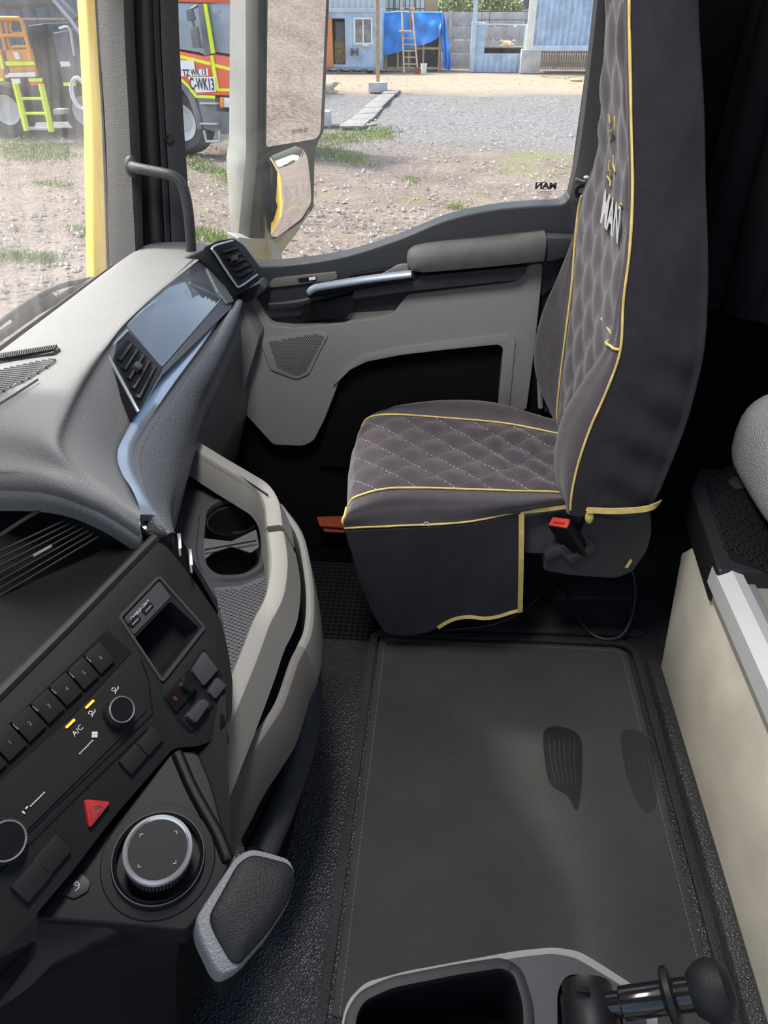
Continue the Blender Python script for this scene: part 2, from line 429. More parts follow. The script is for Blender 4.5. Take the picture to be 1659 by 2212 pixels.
def glass_mat(name, dirt, streak, tint=(.97, .99, .98)):
    m = bpy.data.materials.new(name); m.use_nodes = True; MAT[name] = m
    n = m.node_tree.nodes; l = m.node_tree.links; n.remove(n['Principled BSDF']); out = n['Material Output']
    tr = n.new('ShaderNodeBsdfTransparent'); tr.inputs[0].default_value = (*tint, 1)
    gl = n.new('ShaderNodeBsdfGlossy'); gl.inputs['Roughness'].default_value = .01
    lw = n.new('ShaderNodeLayerWeight'); lw.inputs['Blend'].default_value = .5
    pw = n.new('ShaderNodeMath'); pw.operation = 'POWER'; pw.inputs[1].default_value = 5; l.new(lw.outputs['Facing'], pw.inputs[0])
    fr = n.new('ShaderNodeMath'); fr.operation = 'MULTIPLY_ADD'; fr.inputs[1].default_value = .5; fr.inputs[2].default_value = .02; l.new(pw.outputs[0], fr.inputs[0])
    a = n.new('ShaderNodeMixShader'); l.new(fr.outputs[0], a.inputs[0]); l.new(tr.outputs[0], a.inputs[1]); l.new(gl.outputs[0], a.inputs[2])
    df = n.new('ShaderNodeBsdfTranslucent'); df.inputs[0].default_value = (.8, .8, .8, 1)
    tc = n.new('ShaderNodeTexCoord'); mp = n.new('ShaderNodeMapping'); mp.inputs['Scale'].default_value = streak; l.new(tc.outputs['Object'], mp.inputs[0])
    t = n.new('ShaderNodeTexNoise'); t.inputs['Scale'].default_value = 1; t.inputs['Detail'].default_value = 9; t.inputs['Roughness'].default_value = .75; l.new(mp.outputs[0], t.inputs['Vector'])
    r = n.new('ShaderNodeMapRange'); r.inputs[1].default_value = .42; r.inputs[2].default_value = .75; r.inputs[3].default_value = dirt*.25; r.inputs[4].default_value = dirt; l.new(t.outputs['Fac'], r.inputs[0])
    x = n.new('ShaderNodeMixShader'); l.new(r.outputs[0], x.inputs[0]); l.new(a.outputs[0], x.inputs[1]); l.new(df.outputs[0], x.inputs[2]); l.new(x.outputs[0], out.inputs[0])
glass_mat('windscreen_glass', .085, (9, 30, 3))
glass_mat('side_glass', .04, (6, 6, 2))
# ================================================================ THE YARD OUTSIDE
GZ = -1.35
def g(px, py, h=0): return at(px, py, z=GZ+h)
def xat(px, y): return at(px, 60, y=y).x
def zat(py, y): return at(830, py, y=y).z

# ground: a gently uneven gravel surface
def ground():
    rows = []
    xs = [-60, -40, -25]+[-18+i*.9 for i in range(41)]+[24, 32, 45, 60]
    ys = [-30, -12, -4, 0, 2]+[3+i*.9 for i in range(50)]+[52, 60, 75, 100, 140]
    for y in ys:
        rows.append([V(x, y, GZ+(.035*math.sin(x*1.3+y*.7)+.03*math.sin(y*1.9-x*.6)-.04 if 3 < y < 40 else -.02)) for x in xs])
    o = sheet('ground', rows, 'gravel_ground'); tag(o, kind='structure', label='brown gravel yard with patches of grass')
ground()

def scatter():
    # loose stones, joined: nobody could count them
    bm = bmesh.new(); R = random.Random(3)
    for i in range(5200):
        py = 120+ (R.random()**1.3)*520
        px = R.uniform(-40, 1320)
        p = g(px, py)
        if p.y > 40: continue
        s = R.uniform(.012, .045)*(1.25 if R.random() < .06 else 1)
        vs = [bm.verts.new(p+V(math.cos(a)*s*R.uniform(.7, 1.4), math.sin(a)*s*R.uniform(.7, 1.4), R.uniform(-.2, .2)*s)) for a in (0, 1.3, 2.5, 3.8, 5)]
        t = bm.verts.new(p+V(0, 0, s*R.uniform(.5, 1)))
        for k in range(5): bm.faces.new([vs[k], vs[(k+1) % 5], t])
    o = bm_obj('gravel_stones', bm, 'stone', None, 30, False); tag(o, 'loose stones scattered over the gravel yard', 'stones', kind='stuff')
    bm = bmesh.new()
    spots = [((0, 330), (160, 330), 26, 520), ((690, 300), (850, 285), 24, 700), ((690, 325), (790, 350), 22, 320), ((420, 500), (500, 520), 16, 240), ((410, 345), (500, 385), 18, 260), ((80, 395), (150, 400), 10, 60),
             ((0, 550), (120, 560), 14, 150), ((970, 440), (1010, 450), 10, 40), ((880, 385), (900, 395), 6, 20), ((155, 490), (200, 500), 6, 40), ((0, 310), (200, 318), 12, 260), ((500, 300), (560, 330), 10, 60), ((1170, 165), (1260, 170), 5, 60)]
    for (a, b, sp, n) in spots:
        for i in range(n):
            t = R.random(); q = g(a[0]+(b[0]-a[0])*t+R.gauss(0, sp*.5), a[1]+(b[1]-a[1])*t+R.gauss(0, sp*.35))
            for k in range(5):
                h = R.uniform(.02, .075); an = R.uniform(0, 6.3); d = V(math.cos(an), math.sin(an), 0)
                c = q+V(R.gauss(0, .07), R.gauss(0, .07), -.01); w = d.cross(V(0, 0, 1))*.010
                v = [bm.verts.new(c-w), bm.verts.new(c+w), bm.verts.new(c+d*h*.55+V(0, 0, h))]; bm.faces.new(v)
    o = bm_obj('grass_tufts', bm, 'grass_blade', None, None, False); tag(o, 'short green grass growing in patches on the gravel', 'grass', kind='stuff')
scatter()

def corrugated(name, p0, du, L, dn, depth, z0, z1, pitch, m, parent):
    """upright trapezoid sheet from p0 along du, ribs out along dn"""
    du = V(du).normalized(); dn = V(dn).normalized(); p0 = V(p0); prof = []; s = 0
    while s < L:
        for a, d in ((0, 0), (.3, 0), (.45, depth), (.8, depth), (.95, 0)):
            if s+a*pitch <= L: prof.append((s+a*pitch, d))
        s += pitch
    prof.append((L, 0))
    rows = [[p0+du*a+dn*d+V(0, 0, z-p0.z) for a, d in prof] for z in (z0, z1)]
    return sheet(name, rows, m, parent, .03, 20, off=-dn)

# ---- blue site-office container
YO = 42.2
def office():
    x0, x1 = -13.5, xat(824, YO); zb, zt = GZ+.22, zat(20, YO)
    r = thing('office_container', 'light blue site office container with orange door beside the blue tarpaulin', 'container', ((x0+x1)/2, YO+1.2, GZ))
    dx0, dx1 = xat(716, YO), xat(745, YO); dz0, dz1 = zat(145, YO), zat(40, YO)
    wx0, wx1 = xat(767, YO), xat(802, YO); wz0, wz1 = zat(93, YO), zat(41, YO)
    bm = bmesh.new()
    for a, b, c, d in ((x0, dx0, zb, zt), (dx0, dx1, dz1, zt), (dx0, dx1, zb, dz0), (dx1, wx0, zb, zt), (wx0, wx1, zb, wz0), (wx0, wx1, wz1, zt), (wx1, x1, zb, zt)):
        add_box(bm, ((a+b)/2, YO+.04, (c+d)/2), ((b-a)/2, 0, 0), (0, .04, 0), (0, 0, (d-c)/2))
    x = x0+.2
    while x < x1-.1:
        if not (dx0-.12 < x < dx1+.12) and not (wx0-.12 < x < wx1+.12): add_box(bm, (x, YO-.012, (zb+zt)/2), (.05, 0, 0), (0, .015, 0), (0, 0, (zt-zb)/2-.15))
        x += .42
    bm_obj('front_wall', bm, 'blue_steel', r)
    box('top_rail', (x0-.05, YO-.06, zt-.12), (x1+.05, YO+.1, zt+.03), 'blue_light', r, .01)
    box('bottom_rail', (x0-.05, YO-.06, zb-.02), (x1+.05, YO+.1, zb+.14), 'blue_steel', r, .01)
    box('corner_post', (x1-.16, YO-.07, zb), (x1+.05, YO+.12, zt), 'blue_steel', r, .01)
    box('roof', (x0, YO, zt-.05), (x1, YO+2.4, zt), 'blue_light', r, .01)
    box('end_wall', (x1-.06, YO, zb), (x1, YO+2.4, zt-.05), 'blue_steel', r, .01)
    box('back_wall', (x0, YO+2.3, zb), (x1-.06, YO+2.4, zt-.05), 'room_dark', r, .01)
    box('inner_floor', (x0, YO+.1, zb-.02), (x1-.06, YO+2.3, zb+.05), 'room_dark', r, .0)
    d = box('door', (xat(700, YO), YO-.12, zat(145, YO)), (dx0+.05, YO-.06, zat(39, YO)), 'orange_door', r, .01)
    tag(d, 'orange door leaf folded open')
    box('inner_partition', (dx0+.06, YO+.5, zb), (dx1, YO+.56, zat(90, YO)), 'osb', r, .0)
    box('inner_board', (dx0+.12, YO+.5, zat(90, YO)), (dx1, YO+.56, zat(48, YO)), 'grey_machine', r, .0)
    w = box('window', (wx0, YO+.03, wz0), (wx1, YO+.05, wz1), 'window_pale', r, 0)
    bm = bmesh.new(); t = .06
    for a, b, c, d_ in ((wx0-t, wx0+.01, wz0-t, wz1+t), (wx1-.01, wx1+t, wz0-t, wz1+t), (wx0, wx1, wz0-t, wz0+.01), (wx0, wx1, wz1-.01, wz1+t), ((wx0+wx1)/2-.03, (wx0+wx1)/2+.03, wz0, wz1)):
        add_box(bm, ((a+b)/2, YO-.02, (c+d_)/2), ((b-a)/2, 0, 0), (0, .04, 0), (0, 0, (d_-c)/2))
    bm_obj('window_frame', bm, 'sticker', w)
    # reel holder and lamp on the wall, pallets under it
    bm = bmesh.new(); zc = zat(112, YO); xa, xb = xat(759, YO), xat(772, YO)
    for x in (xa, xb): add_lathe(bm, (x, YO-.15, zc), (1, 0, 0), [(0, -.03), (.17, -.03), (.17, .03), (0, .03)], 14)
    add_lathe(bm, (xa, YO-.15, zc), (1, 0, 0), [(0, 0), (.05, 0), (.05, xb-xa), (0, xb-xa)], 10)
    bm_obj('cable_reel', bm, 'wire_dark', r)
    prism('wall_lamp', [at(780, 100, y=YO-.25), at(789, 92, y=YO-.25), at(797, 100, y=YO-.25)], (0, .22, 0), 'white_steel', r, .01)
    bm = bmesh.new(); xx = x0
    while xx < xat(815, YO):
        add_box(bm, (xx+.1, YO+.2, GZ+.1), (.1, 0, 0), (0, .5, 0), (0, 0, .1)); xx += .62
    add_box(bm, ((x0+x1)/2-.3, YO+.15, GZ+.2), ((x1-x0)/2-.4, 0, 0), (0, .6, 0), (0, 0, .025)); add_box(bm, ((x0+x1)/2-.3, YO-.3, GZ+.03), ((x1-x0)/2-.4, 0, 0), (0, .1, 0), (0, 0, .03))
    bm_obj('pallet_base', bm, 'wood_grey', r)
office()

# ---- pale stacked container and white liquid tanks behind the office
r = thing('stacked_container', 'pale grey ribbed container standing behind the blue site office', 'container', (-8, 46.5, GZ))
corrugated('side_wall', (-14, 46.4, GZ), (1, 0, 0), 14+xat(829, 46.4), (0, -1, 0), .06, GZ, 2.6, .3, 'white_steel', r)
box('body', (-14, 46.45, GZ), (xat(829, 46.4), 48.6, 2.55), 'white_steel', r, .01)
for i in range(4):
    xa = xat(830+i*22, 47.7)
    r = thing('liquid_tank', ['first white liquid tank beyond the tarpaulin, nearest the blue office', 'second white liquid tank showing above the tarpaulin from the office', 'third white liquid tank showing above the tarpaulin from the office', 'last white liquid tank above the tarpaulin, nearest the trees'][i], 'tank', (xa+.27, 48.1, GZ), 'caged tanks behind the tarpaulin')
    for k, (z0, z1) in enumerate(((GZ, -.3), (-.25, .75), (.8, 1.85))):
        box('tank_body', (xa+.03, 47.72, z0+.1), (xa+.50, 48.6, z1), 'ibc_white', r, .05)
    bm = bmesh.new()
    for x in (xa+.018, xa+.265, xa+.515): add_box(bm, (x, 47.69, .25), (.018, 0, 0), (0, .018, 0), (0, 0, 1.6))
    for z in (-.28, .25, .77, 1.3, 1.84): add_box(bm, (xa+.265, 47.67, z), (.265, 0, 0), (0, .018, 0), (0, 0, .018))
    bm_obj('cage', bm, 'wire_dark', r)

# ---- precast concrete wall, panel by panel
YW = 47.0
wall = struct('wall_yard', (4, YW, GZ))
pxs = [895+78*i for i in range(9)]; zt = zat(25, YW); ph = (zt-GZ)/4
me_post = None; me_panel = None
for i, p in enumerate(pxs):
    x = xat(p, YW)
    if me_post is None:
        o = box('post', (x-.09, YW-.12, GZ), (x+.09, YW+.1, zt+.05), 'concrete', wall, .01); me_post = o.data; X0 = x
    else: o = piece('post', me_post, wall); o.location.x += x-X0
    if i == len(pxs)-1: break
    x2 = xat(pxs[i+1], YW)
    for k in range(4):
        if me_panel is None:
            o = box('panel', (x+.09, YW-.03, GZ+.015), (x2-.09, YW+.03, GZ+ph-.02), 'concrete', wall, .012); me_panel = o.data; X1 = x
        else: o = piece('panel', me_panel, wall); o.location.x += x-X1; o.location.z += ph*k

# ---- tarpaulin over a yellow-framed timber cage
YT = 44.0
def tarp():
    cols = []
    top = [(828, 30), (845, 27), (862, 25), (880, 26), (900, 27), (920, 27), (940, 27), (956, 27)]
    bot = [(829, 119), (845, 117), (862, 112), (880, 106), (900, 101), (920, 95), (940, 86), (950, 76)]
    rows = []; n = 13
    T = crom([V(a, b, 0) for a, b in top], 6); B = crom([V(a, b, 0) for a, b in bot], 6)
    for k in range(n):
        t = k/(n-1); row = []
        for j, (a, b) in enumerate(zip(T, B)):
            p = a*(1-t)+b*t; s = j/len(T)
            fold = .10*math.sin(s*26+t*5.5)*t+.07*math.sin(s*11-t*9)
            row.append(at(p.x, p.y, y=YT-.30-.25*t+fold))
        rows.append(row)
    e = thing('tarpaulin', 'crumpled bright blue tarpaulin draped over the cage next to the office', 'tarpaulin', (xat(890, YT), YT, GZ))
    sheet('front_drape', rows, 'tarp', e, .012)
    L = [(956, 27), (955, 50), (952, 76), (955, 105), (958, 125), (957, 138), (962, 150)]; R_ = [(958, 28), (963, 50), (967, 76), (970, 100), (972, 120), (974, 138), (972, 151)]
    L = crom([V(a, b, 0) for a, b in L], 3); R_ = crom([V(a, b, 0) for a, b in R_], 3)
    rows = []
    for k, (a, b) in enumerate(zip(L, R_)):
        rows.append([at(a.x+(b.x-a.x)*s/7, a.y+(b.y-a.y)*s/7, y=YT-.45+.12*math.sin(s*1.7+k*.3)) for s in range(8)])
    sheet('hanging_corner', rows, 'tarp', e, .012)
    rows = [[at(p.x, p.y, y=YT-.30) for p in T], [at(p.x, p.y-1, y=YT+.4) for p in T], [at(p.x, p.y-2, y=YT+1.4) for p in T]]
    sheet('top_drape', rows, 'tarp', e, .012)
tarp()
r = thing('timber_cage', 'dark wire cage with pale yellow timber frame underneath the blue tarpaulin', 'cage', (xat(890, YT), YT+.6, GZ))
xa, xb = xat(829, YT), xat(953, YT); zt2 = zat(30, YT)
for p in (834, 860, 884, 916, 951): box('frame_post', (xat(p, YT)-.05, YT-.05, GZ), (xat(p, YT)+.05, YT+.05, zt2), 'wood_yellow', r, .008)
for z in (GZ+.12, zat(104, YT)+.0): box('frame_rail', (xa, YT-.04, z-.05), (xb, YT+.04, z+.05), 'wood_yellow', r, .008)
bm = bmesh.new()
x = xa+.1
while x < xb: add_box(bm, (x, YT+.02, (GZ+zt2)/2), (.008, 0, 0), (0, .008, 0), (0, 0, (zt2-GZ)/2)); x += .14
z = GZ+.1
while z < zt2: add_box(bm, ((xa+xb)/2, YT+.02, z), ((xb-xa)/2, 0, 0), (0, .008, 0), (0, 0, .008)); z += .14
bm_obj('wire_mesh', bm, 'wire_dark', r)
box('back_board', (xa, YT+1.1, GZ), (xb, YT+1.16, zt2), 'dark_machine', r, .0)
box('side_board', (xb-.04, YT+.06, GZ), (xb, YT+1.1, zt2), 'dark_machine', r, .0)
box('cage_roof', (xa, YT+.05, zt2-.04), (xb, YT+1.16, zt2), 'wood_grey', r, .0)

# ---- step ladder
r = thing('step_ladder', 'tall wooden step ladder standing in front of the blue tarpaulin', 'ladder', g(886, 156))
YL = g(873, 158).y
def bar(name, a, b, w, m, parent, d=None):
    a, b = V(a), V(b); t = (b-a).normalized(); s = t.cross(V(0, 1, 0)).normalized(); n = s.cross(t)
    return obox(name, (a+b)/2, (b-a)/2, s*w, n*(d or w), m, parent, .004)
la, lb = at(868, 18, y=YL+1.0), g(873, 158); ra, rb = at(890, 18, y=YL+1.0), at(903, 150, y=YL)
rb.z = GZ
bar('stile', la, lb, .04, 'wood_pale', r); bar('stile', ra, rb, .04, 'wood_pale', r)
for py in (68, 82, 95, 109, 123, 138):
    f = (py-18)/140; bar('rung', la.lerp(lb, f), ra.lerp(rb, f), .025, 'wood_pale', r)
la2, lb2 = at(864, 66, y=YL+1.5), at(859, 150, y=YL+2.0); lb2.z = GZ
ra2, rb2 = at(886, 18, y=YL+1.1), at(887, 150, y=YL+2.0); rb2.z = GZ
bar('rear_stile', la2, lb2, .03, 'wood', r); bar('rear_stile', ra2, rb2, .03, 'wood', r)
for f in (.15, .55, .85): bar('rear_brace', la2.lerp(lb2, f), ra2.lerp(rb2, .3+.7*f), .02, 'wood', r)
bar('top_step', la+V(-.1, 0, 0), la+V(.12, 0, 0), .05, 'wood_pale', r, .12); bar('top_step', ra+V(-.1, 0, 0), ra+V(.12, 0, 0), .05, 'wood_pale', r, .12)
bar('platform', at(862, 67, y=YL+.5), at(888, 67, y=YL+.5), .03, 'wood_pale', r, .12)

p = g(915, 160); r = thing('bucket', 'cream plastic bucket on the ground beside the step ladder', 'bucket', p)
lathe('bucket_body', p, (0, 0, 1), [(0, 0), (.13, 0), (.155, .40), (.17, .40), (.17, .44), (.15, .44), (.12, .03), (0, .03)], 'bucket', r, 18)
p = g(901, 160); r = thing('brick_stack', 'small stack of reddish bricks at the foot of the ladder', 'bricks', p)
for k in range(4): box('brick', p+V(-.11, -.05, .075*k), p+V(.11, .06, .075*k+.07), 'brick_orange', r, .006)

# ---- timber post on its concrete foot
p = g(815, 200); r = thing('timber_post', 'tall brown timber post standing in a grey concrete block', 'post', p)
b = box('concrete_foot', p+V(-.34, -.02, 0), p+V(.34, .62, .34), 'concrete', r, .02)
box('post', p+V(-.065, .24, .3), p+V(.065, .37, 5.6), 'wood', r, .01)

# ---- walkway of flat boards
r = thing('board_walkway', 'grey board walkway laid across the gravel near the timber post', 'walkway', g(800, 236))
A0, A1, B0, B1 = g(735, 277), g(786, 277), g(834, 199), g(866, 197)
N = 7
for k in range(N):
    t0, t1 = k/N, (k+.965)/N
    q = [A0.lerp(B0, t0), A1.lerp(B1, t0), A1.lerp(B1, t1), A0.lerp(B0, t1)]
    j = V(random.uniform(-.06, .06), 0, random.uniform(0, .02)); prism('board', [v+j for v in q], (0, 0, .05), 'wood_grey', r, .008)
prism('board', [g(715, 272), g(750, 266), g(816, 270), g(780, 275)], (0, 0, .03), 'wood_grey', r, .008)
p = g(690, 273); r = thing('stone_block', 'small grey concrete block lying beside the lower mirror', 'block', p)
prism('block_body', rnd([p+V(-.5, 0, 0), p+V(.28, 0, 0), p+V(.28, .5, 0), p+V(-.5, .5, 0)], .03), (0, 0, .36), 'concrete', r, .03)

# ---- blue sheet-metal stall with shelf
YS = 43.4
r = thing('stall_counter', 'low blue ribbed counter with a tall blue locker at its left end', 'stall', (xat(1075, YS), YS+.4, GZ))
box('locker', (xat(1019, YS), YS-.02, GZ), (xat(1049, YS), YS+.7, zat(48, YS)), 'blue_steel', r, .01)
box('tall_post', (xat(1021, YS)-.02, YS-.16, GZ), (xat(1028, YS)+.03, YS-.02, 3.4), 'blue_light', r, .01)
corrugated('ribbed_front', (xat(1046, YS), YS, GZ), (1, 0, 0), xat(1133, YS)-xat(1046, YS), (0, -1, 0), .06, GZ, zat(114, YS), .30, 'blue_steel', r)
box('shelf', (xat(1049, YS), YS, zat(103, YS)), (xat(1134, YS), YS+.8, zat(100, YS)), 'wood_grey', r, .004)
box('shelf_back', (xat(1049, YS), YS+.72, GZ), (xat(1134, YS), YS+.8, zat(103, YS)), 'dark_machine', r, .0)
bar('cross_bar', (xat(1026, YS), YS-.05, zat(52, YS)), (xat(1156, YS), YS-.05, zat(53, YS)), .025, 'blue_light', r)
box('end_post', (xat(1134, YS), YS, zat(103, YS)), (xat(1138, YS), YS+.06, zat(54, YS)), 'blue_light', r, .004)
bm = bmesh.new()
for p in (1040, 1057, 1140): add_box(bm, (xat(p, YS), YS+.5, (zat(48, YS)+zat(24, YS))/2), (.015, 0, 0), (0, .015, 0), (0, 0, (zat(24, YS)-zat(48, YS))/2))
for q in (25, 43): add_box(bm, ((xat(1030, YS)+xat(1150, YS))/2, YS+.5, zat(q, YS)), (1.55, 0, 0), (0, .015, 0), (0, 0, .02))
bm_obj('upper_rails', bm, 'wire_dark', r)
YB = 42.6
r = thing('concrete_block', 'pale concrete block carrying the corner of the raised blue container', 'block', (xat(1154, YB), YB+.4, GZ))
box('block_body', (xat(1132, YB), YB-.05, GZ), (xat(1175, YB), YB+.9, zat(106, YB)), 'concrete', r, .02)
r = thing('raised_container', 'blue ribbed container raised on blocks at the right of the yard', 'container', (xat(1200, YB)+2, YB+1.3, zat(106, YB)))
zc = zat(108, YB)
x0 = xat(1155, YB)
corrugated('side_wall', (x0, YB+.05, zc), (1, 0, 0), 8, (0, -1, 0), .07, zc+.12, 3.2, .275, 'blue_steel', r)
box('bottom_rail', (x0-.02, YB-.08, zc), (x0+8, YB+.1, zc+.22), 'blue_light', r, .01)
box('end_door', (x0-.06, YB-.06, zc+.02), (x0, YB+2.4, 3.2), 'white_steel', r, .01)
box('corner_post', (x0-.35, YB+.0, zc+.06), (x0-.06, YB+.2, 3.2), 'white_steel', r, .01)
box('body', (x0, YB+.09, zc+.1), (x0+8, YB+2.4, 3.15), 'blue_steel', r, .01)
r = thing('slat_fence', 'low pale slat fence standing in the shade under the raised container', 'fence', (xat(1215, 44.6), 44.6, GZ))
xa = xat(1176, 44.6); me = None
for k in range(24):
    x = xa+k*.125
    if me is None: o = box('slat', (x, 44.6, GZ+.1), (x+.06, 44.63, GZ+1.12), 'wood_pale', r, .005); me = o.data
    else: o = piece('slat', me, r); o.location.x += k*.125
for z in (GZ+.3, GZ+.9): box('rail', (xa, 44.64, z), (xa+3.0, 44.68, z+.06), 'wood_pale', r, .005)
p = g(1245, 175); r = thing('yellow_sack', 'small flat yellow sack lying on the grass under the raised container', 'sack', p)
ellipsoid('sack_body', p+V(0, 0, .05), ((.33, 0, 0), (0, .2, 0), (0, 0, .07)), 'wood_yellow', r, 12, 6)

# ---- dogs
def dog(name, label, p, s, flip, m):
    r = thing(name, label, 'dog', p, 'yard dogs')
    J = {'rump': ((-.36, 0, .16), .15), 'belly': ((-.12, .02, .17), .155), 'chest': ((.14, 0, .19), .14), 'neck': ((.27, 0, .28), .085), 'skull': ((.36, 0, .34), .085), 'snout': ((.47, -.01, .30), .045),
         'knee': ((-.16, -.14, .14), .07), 'hock': ((-.34, -.20, .05), .04), 'hpaw': ((-.20, -.22, .03), .035), 'elb': ((.14, -.13, .06), .05), 'fpaw': ((.40, -.15, .03), .035),
         'elb2': ((.16, .13, .06), .05), 'fpaw2': ((.42, .13, .03), .035), 't1': ((-.5, .04, .08), .04), 't2': ((-.58, .18, .04), .025), 'ear': ((.33, -.075, .36), .03), 'ear2': ((.33, .075, .36), .03)}
    E = [('belly', 'rump'), ('belly', 'chest'), ('chest', 'neck'), ('neck', 'skull'), ('skull', 'snout'), ('rump', 'knee'), ('knee', 'hock'), ('hock', 'hpaw'), ('chest', 'elb'), ('elb', 'fpaw'), ('chest', 'elb2'), ('elb2', 'fpaw2'), ('rump', 't1'), ('t1', 't2'), ('skull', 'ear'), ('skull', 'ear2')]
    names = list(J); me = bpy.data.meshes.new('body')
    me.from_pydata([p+V(J[k][0][0]*s*flip, J[k][0][1]*s, J[k][0][2]*s) for k in names], [(names.index(a), names.index(b)) for a, b in E], [])
    me.materials.append(MAT[m])
    o = bpy.data.objects.new('body', me); COL.objects.link(o); o.parent = r; o.location = -r.location
    sk = o.modifiers.new('skin', 'SKIN'); sk.use_smooth_shade = True
    for i, k in enumerate(names): me.skin_vertices[0].data[i].radius = (J[k][1]*s, J[k][1]*s); me.skin_vertices[0].data[i].use_root = (k == 'belly')
    ss = o.modifiers.new('sub', 'SUBSURF'); ss.levels = 1; ss.render_levels = 1
    ellipsoid('nose', p+V(.515*s*flip, -.01*s, .31*s), ((.02*s, 0, 0), (0, .022*s, 0), (0, 0, .018*s)), 'ink', r, 8, 6)
dog('dog', 'cream dog lying on the sandy ground beside the mirror', g(707, 200), 1.0, 1, 'dog_pale')
p = at(1093, 101, y=YS+.4); p.z = zat(100, YS)+.0
dog('dog', 'ginger dog lying on the shelf of the blue stall', p, .75, -1, 'dog_fur')

# ---- trees and houses past the wall
def tree(label, px, py, Y, rx, rz, seed):
    c = at(px, py, y=Y); r = thing('tree', label, 'tree', (c.x, Y, GZ), 'trees beyond the yard wall'); R = random.Random(seed); bm = bmesh.new()
    for i in range(420):
        d = V(R.gauss(0, 1), R.gauss(0, 1), R.gauss(0, 1)).normalized()*R.random()**.4
        q = c+V(d.x*rx, d.y*rx, d.z*rz); a = V(R.gauss(0, 1), R.gauss(0, 1), R.gauss(0, 1)).normalized(); b = a.orthogonal().normalized(); s = rx*.13
        bm.faces.new([bm.verts.new(q+a*s), bm.verts.new(q+b*s*.6), bm.verts.new(q-a*s), bm.verts.new(q-b*s*.6)])
    bm_obj('foliage', bm, 'leaf', r, None, False)
    lathe('trunk', (c.x, Y, GZ), (0, 0, 1), [(.22, 0), (.14, c.z-GZ)], 'wood', r, 8)
tree('round green tree showing above the wall right of the tanks', 978, 12, 62, 1.1, .7, 1)
tree('small green tree left of the cream house beyond the wall', 1008, 14, 66, 1.0, .7, 2)
tree('palm-like green tree between the two houses beyond the wall', 1062, 12, 70, 1.1, .9, 3)
tree('pale green tree right of the pink house beyond the wall', 1108, 15, 68, .9, .6, 4)
def house(label, px0, px1, Y, py, m, roofz):
    x0, x1 = xat(px0, Y), xat(px1, Y); zt = zat(py, Y)
    r = thing('house', label, 'house', ((x0+x1)/2, Y+2, GZ), 'houses beyond the yard wall')
    box('wall', (x0, Y, GZ), (x1, Y+4, zt), m, r, .02)
    prism('roof', [V(x0-.3, Y-.3, zt), V(x1+.3, Y-.3, zt), V((x0+x1)/2, Y-.3, zt+roofz)], (0, 4.6, 0), 'brick_orange' if m == 'house_pink' else 'grey_machine', r, .02)
    for f in (.3, .7):
        xm = x0+(x1-x0)*f; w = box('window', (xm-.35, Y-.06, zt-1.1), (xm+.35, Y, zt-.3), 'truck_glass', r, .01)
house('cream house beyond the wall, left of the palm', 1034, 1052, 72, 4, 'house_wall', .6)
house('pink gabled house beyond the wall, right of the palm', 1072, 1094, 74, 10, 'house_pink', 1.4)
house('white low house beyond the wall beside the raised container', 1115, 1150, 78, 18, 'white_steel', .8)

# ---- grey shed behind the machines
r = thing('grey_shed', 'long grey ribbed shed behind the parked machines', 'shed', (-22, 31, GZ))
corrugated('shed_wall', (-40, 30, GZ), (1, 0, 0), 30.6, (0, -1, 0), .06, GZ, 4.2, .5, 'grey_machine', r)
box('shed_roof', (-40, 30, 4.15), (-9.4, 36, 4.3), 'grey_machine', r, .02)
